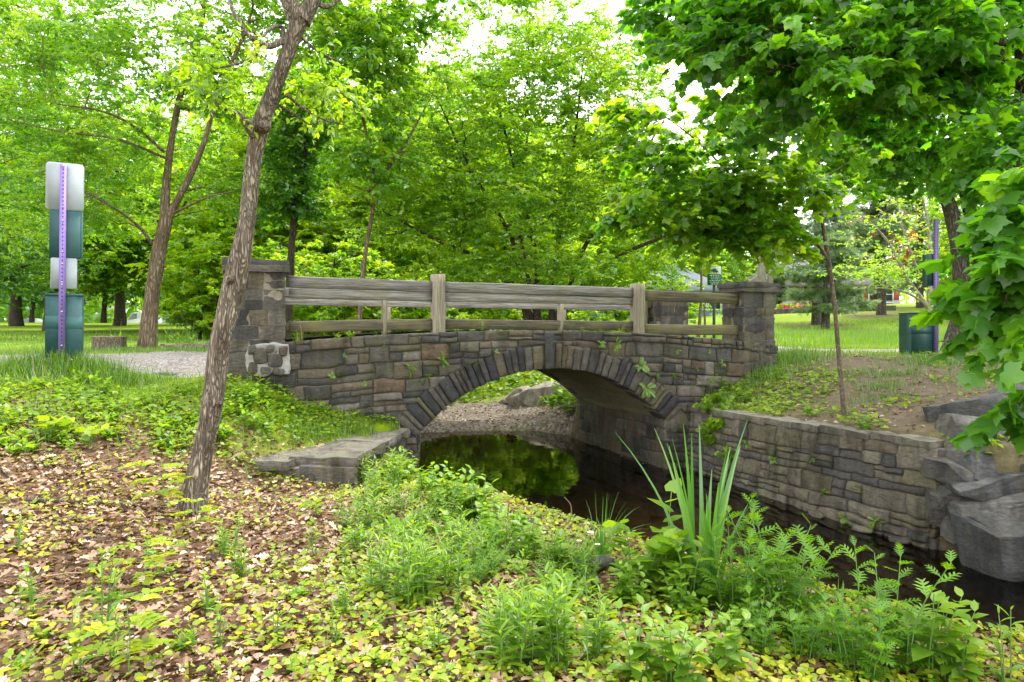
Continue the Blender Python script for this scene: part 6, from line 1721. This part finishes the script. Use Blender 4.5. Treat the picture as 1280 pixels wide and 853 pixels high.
# left station, seen from behind
Ys = 8.6; L = P(77, 452, Ys); sc = Ys / FPX
root = empty('signpost', tuple(L), 'purple perforated signpost with two white plates, a green box and a green waste bin', 'signpost', None)
T = rot_at(L, .50, .008)
perforated_post(root, T, 246 * sc, .07, .045, L)
def zz(py): return (452 - py) * sc
def xx(px, py=300): return (px - 77) * sc / 1.18
part(root, 'sign_plate', T, M['panel_white'], (xx(55), .026, zz(263)), (xx(103), .032, zz(203)), .045, L)
o = part(root, 'dispenser_box', T, M['box_green'], (xx(60), .026, zz(322)), (xx(99), .11, zz(262)), .008, L)
part(root, 'lid_edge', T, M['box_band'], (xx(99) - .004, .03, zz(321)), (xx(101.5), .125, zz(263)), .004, L, o)
part(root, 'sign_plate', T, M['panel_white'], (xx(62), .026, zz(361)), (xx(95), .032, zz(322.5)), .014, L)
b = part(root, 'waste_bin', T, M['box_green'], (xx(56), .03, zz(447)), (xx(102), .33, zz(370)), .006, L)
part(root, 'band', T, M['box_band'], (xx(56) - .003, .027, zz(411)), (xx(102) + .003, .333, zz(395)), .003, L, b)
part(root, 'lid', T, M['box_green'], (xx(55.5) - .004, .022, zz(370) + .002), (xx(102.5) + .004, .345, zz(368) + .012), .004, L, b)
for py in (208, 259, 276, 315, 330, 353, 356, 390, 432):
    mb = MB(); q = T(np.array([(0, -.0235, zz(py)), (0, -.034, zz(py)), (0, -.036, zz(py))])); mb.tube(q, [.012, .012, .004], 6); mb.build('bolt', M['bolt'], root, L)

# right station, seen nearly edge on
Yr2 = 12.3; L = P(1170, 448, Yr2); sc = Yr2 / FPX
root = empty('signpost', tuple(L), 'purple signpost with dark green box and waste bin beside the maple', 'signpost', None)
T = rot_at(L, .55, .0)
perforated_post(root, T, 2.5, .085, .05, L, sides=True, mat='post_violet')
T2 = rot_at(L, .12, .0)
part(root, 'dispenser_box', T2, M['box_dark'], (-.15, .03, 1.31), (.01, .15, 1.88), .01, L)
b = part(root, 'waste_bin', T2, M['box_dark'], (-.47, .02, .06), (-.03, .34, .80), .015, L)
part(root, 'band', T2, M['box_dark'], (-.473, .016, .44), (-.027, .343, .56), .004, L, b)
part(root, 'lid', T2, M['box_dark'], (-.48, .01, .802), (-.02, .35, .822), .004, L, b)
part(root, 'bracket', T2, M['box_dark'], (-.04, -.01, .5), (.03, .03, .53), .004, L)

# small green notice beyond the bridge
Yg = 18.0; bx = (892.5 - 640) / FPX * Yg; zg = H1(bx, Yg); sc = Yg / FPX
L = np.array((bx, Yg, zg)); root = empty('notice_sign', tuple(L), 'small green and white notice on a thin dark post beyond the right railing', 'sign')
T = rot_at(L, 0); zt = CZ - (333 - HY) * sc - zg; zb = CZ - (357 - HY) * sc - zg; zm = CZ - (343 - HY) * sc - zg
mb = MB(); mb.box((-.032, -.025, -.3), (.032, .025, zt - .05), .5, 0, lambda p: T(p)[0]); mb.build('post', M['post_black'], root, L)
w = 8.8 * sc
pn = part(root, 'panel', T, M['sign_green'], (-w, -.045, zb), (w, -.030, zt), .012, L)
part(root, 'picture_field', T, M['sign_white'], (-w + .012, -.0475, zm), (w - .012, -.0455, zt - .012), .006, L, pn)
mb = MB()                                     # squatting dog shape on the white field
for (x0, x1, z0, z1) in ((-.09, -.02, .05, .09), (-.04, .05, .045, .13), (.02, .10, .03, .08), (-.08, -.05, .08, .12), (.03, .06, .0, .05), (-.03, 0, .01, .06)):
    rbox(mb, (x0, -.050, zm + .015 + z0), (x1, -.0485, zm + .015 + z1), .008, 0, T)
mb.build('pictogram', M['sign_green'], pn, L)
mb = MB()
for k in range(6):
    z = zm - .035 - k * .045; ww = w * (.72 - .1 * (k % 3))
    x = -ww
    while x < ww - .02:
        q = R.uniform(.03, .07); rbox(mb, (x, -.0475, z - .008), (min(x + q, ww), -.0457, z + .008), .002, 0, T); x += q + .015
mb.build('lettering', M['sign_white'], pn, L)

# stumps beyond the path
for i, (px, py, Y, w, h, lb) in enumerate(((136.5, 442, 14.2, 36, 21, 'tall round tree stump left of the elm'), (214, 438, 14.6, 25, 8, 'low tree stump right of the elm'), (166, 440, 14.6, 16, 6, 'low stump partly hidden left of the elm trunk'), (192, 438, 15.6, 20, 6, 'low stump behind the elm trunk'))):
    p = P(px, py, Y); r = w / 2 / FPX * Y; hh = h / FPX * Y; root = empty('tree_stump', tuple(p), lb, 'stump', 'cut stumps beside the path')
    mb = MB(); zs_ = np.linspace(-.1, hh, 7); mb.tube(np.array([(p[0], p[1], p[2] + z) for z in zs_]), r * (1 + .12 * (1 - np.clip(zs_ / hh, 0, 1)) ** 2), 36, .5, 0, False, .12, 4 + i)
    mb.build('bark', M['bark_near'], root, p, smooth=True)
    mb = MB(); mb.tube(np.array([(p[0], p[1], p[2] + hh - .03), (p[0], p[1], p[2] + hh + .004)]), [r * .97, r * .96], 36); mb.build('cut_top', M['cut_wood'], root, p)
p = P(243, 440, 13.2)
mb = MB(); mb.tube(catmull(np.array([p + (-.35, 0, .07), p + (0, .02, .08), p + (.5, .05, .10)]), 5), .085, 14, .5, 0, True, .15, 9)
tag(mb.build('log', M['bark_near'], None, p, smooth=True), 'short log lying at the path edge behind the leaning trunk', 'log')


# ----------------------------------------------------------------- houses on the right
def house(label, cx, cy, z0, w, d, hw, hr, rz, wallm, lowm, lowh, roofm, wins, dormer=None, chim=True, name='house', over=.5):
    L = np.array((cx, cy, z0)); root = empty(name, tuple(L), label, 'house'); T = rot_at(L, rz); T1 = lambda p: T(p)[0]
    mb = MB(); mb.box((-w / 2, 0, lowh), (w / 2, d, hw), .5, 0, T1)
    mb.build('wall', wallm, root, L)
    mb = MB(); mb.box((-w / 2 - .03, -.03, -1.5), (w / 2 + .03, d + .03, lowh - .003), .5, 0, T1); mb.build('base_wall', lowm, root, L)
    mb = MB(); a = w / 2 + over
    e = a - d * .45                               # hipped roof over a fascia
    q = [(-a, -over, hw - .1), (a, -over, hw - .1), (a, d + over, hw - .1), (-a, d + over, hw - .1)]
    q += [(x, y, hw + .1) for x, y, z in q] + [(-e, d / 2, hw + hr), (e, d / 2, hw + hr)]
    mb.add(T(np.array(q)), [(3, 2, 1, 0), (0, 1, 5, 4), (1, 2, 6, 5), (2, 3, 7, 6), (3, 0, 4, 7), (4, 5, 9, 8), (6, 7, 8, 9)])
    mb.add(T(np.array(q)), [(5, 6, 9), (7, 4, 8)])
    ro = mb.build('roof', roofm, root, L)
    if chim:
        mb = MB(); mb.box((w * .2, d / 2 - .4, hw + hr - 1), (w * .2 + .8, d / 2 + .4, hw + hr + .9), .5, 0, T1); mb.build('chimney', M['red_brick'], ro, L)
    for (x, z, ww, hh, panes) in wins:
        mb = MB()
        for (a0, a1, b0, b1) in ((x - ww / 2 - .1, x + ww / 2 + .1, z - .1, z), (x - ww / 2 - .1, x + ww / 2 + .1, z + hh, z + hh + .1), (x - ww / 2 - .1, x - ww / 2, z, z + hh), (x + ww / 2, x + ww / 2 + .1, z, z + hh)):
            mb.box((a0, -.09, b0), (a1, .02, b1), .5, 0, T1)
        for k in range(1, panes): xk = x - ww / 2 + ww * k / panes; mb.box((xk - .05, -.08, z + .001), (xk + .05, .02, z + hh - .001), .5, 0, T1)
        mb.box((x - ww / 2 + .001, -.07, z + hh * .5 - .025), (x + ww / 2 - .001, .0, z + hh * .5 + .025), .5, 0, T1)
        wf = mb.build('window', M['white_paint'], root, L)
        mb = MB(); mb.box((x - ww / 2, -.03, z), (x + ww / 2, -.01, z + hh), .5, 0, T1); mb.build('pane', M['glass'], wf, L)
    return root, T, L

cx = (1030 - 640) / FPX * 60; z0 = H1(cx, 60)
house('red sided house with grey roof on the hill behind the pines', cx, 60, z0, 12.5, 8, 6.05 - z0, 2.6, -.12, M['red_brick'], M['house_white'], (2.2 + 36 / 853 * 60) - z0, M['roof_grey'],
      [(-4.1, 4.9 - z0 + .05, 1.9, 1.0, 2), (-.9, 4.9 - z0 + .05, 1.6, 1.0, 2), (2.2, 4.6 - z0, 1.9, 1.3, 3), (4.7, 4.6 - z0, 1.9, 1.3, 3)])
cx = (822 - 640) / FPX * 52; z0 = H1(cx, 52) - .2
house('pale house with a blue base and a row of white windows behind the right railing', cx, 52, z0, 10.4, 7, 5.15 - z0, 2.3, .05, M['house_white'], M['blue_paint'], 1.0, M['roof_pale'],
      [(-4.4 + k * 1.1, 3.75 - z0, .85, .95, 1) for k in range(9)], chim=False)
cx = (40 - 640) / FPX * 135; z0 = 1.2
house('pale house glimpsed across the lawn at the far left', cx, 135, z0, 9, 8, 4.2, 2.5, .2, M['house_white'], M['house_white'], .5, M['roof_grey'], [(-2.5, 1.8, 1.3, 1.4, 2), (2.0, 1.8, 1.3, 1.4, 2)], chim=False)
# dark edging wall on the hill
mb = MB(); xs = np.linspace(955, 1120, 24); p0 = []
for px in xs:
    Y = 47 - (px - 955) * .02; x = (px - 640) / FPX * Y; p0.append((x, Y, H1(x, Y)))
p0 = np.array(p0); rows = []
for (dy, dz) in ((0, -.2), (0, .32), (.4, .34), (.4, -.2)): rows.append(p0 + np.array((0, dy, dz)))
mb.grid(np.array(rows), flip=True); tag(mb.build('garden_wall', M['stone_dark'], None, p0[0]), 'low dark edging wall across the hill below the red house', 'wall')
# flower bed on the hill
mb = MB(); gf = np.random.default_rng(5); n = 900
px = gf.uniform(972, 1012, n); Y = gf.uniform(47.6, 49.5, n); x = (px - 640) / FPX * Y
put_leaves(mb, T_ROUND, np.column_stack([x, Y, H(x, Y) + gf.uniform(.1, .5, n)]), runit(n, gf), runit(n, gf) + np.array((0, -.5, .8)), gf.uniform(.12, .26, n), gf.random(n), (gf.random() < 0) * 0)
k = np.concatenate(mb.m); sel = np.repeat(gf.random(n) < .35, 5)
mb.m = [sel.astype(np.int32)]
tag(mb.build('flower_bed', [M['leaf_herb'], M['petal_pink']]), 'bed of pink and red flowers on the hill below the red house', 'flower bed', kind='stuff')
# thin bare saplings near the notice
for i, (px, qx, top, lb) in enumerate(((868, 876, 375, 'thin bare sapling leaning left of the notice sign'), (872, 877, 338, 'straight thin pole like sapling left of the notice sign'), (880, 880, 380, 'short brown stake beside the notice sign'))):
    Y = 20 + i; x = (px - 640) / FPX * Y; z = H1(x, Y); e = P(qx, top, Y)
    mb = MB(); c = catmull(np.array([(x, Y, z - .1), ((x + e[0]) / 2 + .03, Y, (z + e[2]) / 2), e]), 6); mb.tube(c, np.linspace(.05, .03, len(c)), 8, .5, 0, True, .1, i)
    tag(mb.build('thin_sapling', M['bark_smooth'], None, np.array((x, Y, z)), smooth=True), lb, 'sapling')


# ----------------------------------------------------------------- vehicles beyond the lawn
def vehicle(name, label, cat, x, y, rz, L_, Wd, prof, win, paint, group=None):
    z = H1(x, y); loc = np.array((x, y, z)); root = empty(name, tuple(loc), label, cat, group); T = rot_at(loc, rz)
    pr = np.array(prof, float); n = len(pr); mb = MB(); hw = Wd / 2
    inset = np.where(pr[:, 1] > 1.0, .10, 0.0)
    rows = [np.column_stack([pr[:, 0], np.full(n, 0) + s * (hw - inset - e), pr[:, 1]]) for s, e in ((-1, .04), (-1, 0), (1, 0), (1, .04))]
    for q in (0, 3): rows[q][:, 0] *= .985; rows[q][:, 2] = (rows[q][:, 2] - .7) * .97 + .7
    V = np.concatenate(rows); i = np.arange(n); j = np.roll(i, -1)
    mb.add(T(V), np.concatenate([np.stack([i + k * n, j + k * n, j + (k + 1) * n, i + (k + 1) * n], -1)[:, ::-1] for k in range(3)]))
    b = mb.n - 4 * n
    mb.f += [np.array([i + b]), np.array([(i + 3 * n)[::-1] + b])]; mb.m += [np.zeros(1, np.int32)] * 2
    mb.build('body', paint, root, loc)
    for w in win:
        w = np.array(w, float)
        for s in (-1, 1):
            q = np.column_stack([w[:, 0], np.full(len(w), s * (hw - .085)), w[:, 1]]); q[:, 1] += s * .0 
            q[:, 1] = s * (hw - np.where(w[:, 1] > 1.0, .10, .0) + .006)
            m2 = MB(); m2.v.append(T(q)); m2.f.append(np.array([np.arange(len(w))[::s]])); m2.r.append(np.full(len(w), .5)); m2.m.append(np.zeros(1, np.int32)); m2.n = len(w)
            m2.build('window', M['glass'], root, loc)
    for wx in (L_ * .19, L_ * .81):
        for s in (-1, 1):
            m2 = MB(); c = T(np.array([(wx, s * (hw - .2), .33), (wx, s * (hw + .012), .33)])); m2.tube(c, [.33, .33], 20); t = m2.build('wheel', M['tyre'], root, loc)
            m2 = MB(); c = T(np.array([(wx, s * (hw - .05), .33), (wx, s * (hw + .02), .33)])); m2.tube(c, [.2, .19], 16); m2.build('rim', M['rim'], t, loc)
    for s in (-.6, .6):
        m2 = MB(); m2.box((-.02, s * hw * 1.1 - .14, .62), (.05, s * hw * 1.1 + .14, .78), .5, 0, lambda p: T(p)[0]); m2.build('headlight', M['panel_white'], root, loc)
        m2 = MB(); m2.box((L_ - .05, s * hw * 1.1 - .1, .65), (L_ + .02, s * hw * 1.1 + .1, .85), .5, 0, lambda p: T(p)[0]); m2.build('tail_light', M['lamp_red'], root, loc)

VANP = [(0, .35), (0, .95), (.15, 1.05), (1.0, 1.2), (1.65, 2.15), (2.0, 2.25), (5.35, 2.25), (5.45, 2.1), (5.45, .35)]
VANW = [[(1.2, 1.3), (1.72, 2.0), (2.25, 2.05), (2.25, 1.3)]]
CARP = [(0, .3), (0, .7), (.25, .82), (1.25, .95), (1.9, 1.42), (2.3, 1.48), (3.3, 1.46), (4.1, 1.0), (4.5, .95), (4.55, .35)]
CARW = [[(1.45, 1.0), (1.95, 1.37), (2.55, 1.40), (2.55, 1.0)], [(2.62, 1.0), (2.62, 1.40), (3.25, 1.38), (3.75, 1.02)]]
GV = 'vehicles parked beyond the lawn'
Yv = 88
def vx(px, Y): return (px - 640) / FPX * Y
vehicle('parked_van', 'white van parked beyond the lawn, partly behind the elm trunk', 'van', vx(154, Yv), Yv, 0, 5.45, 2.0, VANP, VANW, M['car_white'], GV)
vehicle('parked_car', 'white car parked beyond the lawn at the far left', 'car', vx(18, 90), 90, 0, 4.55, 1.8, CARP, CARW, M['car_white'], GV)
vehicle('parked_car', 'silver car parked beyond the lawn just right of the elm trunk', 'car', vx(198, 90), 90, 0, 4.55, 1.8, CARP, CARW, M['car_silver'], GV)
vehicle('parked_car', 'white car parked beyond the lawn left of the leaning trunk', 'car', vx(226, 92), 92, .1, 4.55, 1.8, CARP, CARW, M['car_white'], GV)
# ================================================================= light, sky, camera
SUN_EL, SUN_AZ = 58.0, 25.0       # sun high behind the thin cloud, beyond the bridge to the right
w = bpy.data.worlds.new('World'); scene.world = w; w.use_nodes = True
nt = w.node_tree; nt.nodes.clear()
out = nt.nodes.new('ShaderNodeOutputWorld'); bg = nt.nodes.new('ShaderNodeBackground')
sky = nt.nodes.new('ShaderNodeTexSky'); sky.sky_type = 'NISHITA'; sky.sun_disc = False
sky.sun_elevation = rad(SUN_EL); sky.sun_rotation = rad(SUN_AZ); sky.dust_density = 3.0; sky.air_density = 1.0
hs = nt.nodes.new('ShaderNodeHueSaturation'); hs.inputs['Saturation'].default_value = 0.22
nt.links.new(sky.outputs[0], hs.inputs['Color'])
mx = nt.nodes.new('ShaderNodeMix'); mx.data_type = 'RGBA'; mx.inputs[0].default_value = 0.55
nt.links.new(hs.outputs[0], mx.inputs[6]); mx.inputs[7].default_value = (9.0, 9.1, 9.4, 1)   # cloud sheet
nt.links.new(mx.outputs[2], bg.inputs[0]); bg.inputs[1].default_value = 0.15
nt.links.new(bg.outputs[0], out.inputs[0])
sl = bpy.data.lights.new('sun', 'SUN'); sl.energy = 1.5; sl.angle = rad(14); sl.color = (1.0, 0.95, 0.86)
so = bpy.data.objects.new('sun', sl); COL.objects.link(so)
el, az = rad(SUN_EL), rad(SUN_AZ)
dv = Vector((math.sin(az) * math.cos(el), math.cos(az) * math.cos(el), math.sin(el)))
so.rotation_euler = (-dv).to_track_quat('-Z', 'Y').to_euler(); so.location = dv * 50

cam = bpy.data.cameras.new('camera'); co = bpy.data.objects.new('camera', cam); COL.objects.link(co)
co.location = (0, 0, CZ); co.rotation_euler = (rad(90), 0, 0)
cam.sensor_width = 36; cam.lens = 36 * FPX / 1280; cam.shift_y = -(426.5 - HY) / 1280
cam.clip_start = 0.05; cam.clip_end = 2000
scene.camera = co
scene.view_settings.view_transform = 'Standard'; scene.view_settings.look = 'None'
scene.view_settings.exposure = 1.8; scene.view_settings.gamma = 1
scene.view_settings.use_curve_mapping = False
scene.render.engine = 'CYCLES'
cy = scene.cycles
cy.max_bounces = 7; cy.diffuse_bounces = 4; cy.glossy_bounces = 3; cy.transmission_bounces = 4; cy.transparent_max_bounces = 6
cy.caustics_reflective = False; cy.caustics_refractive = False
cy.use_denoising = True
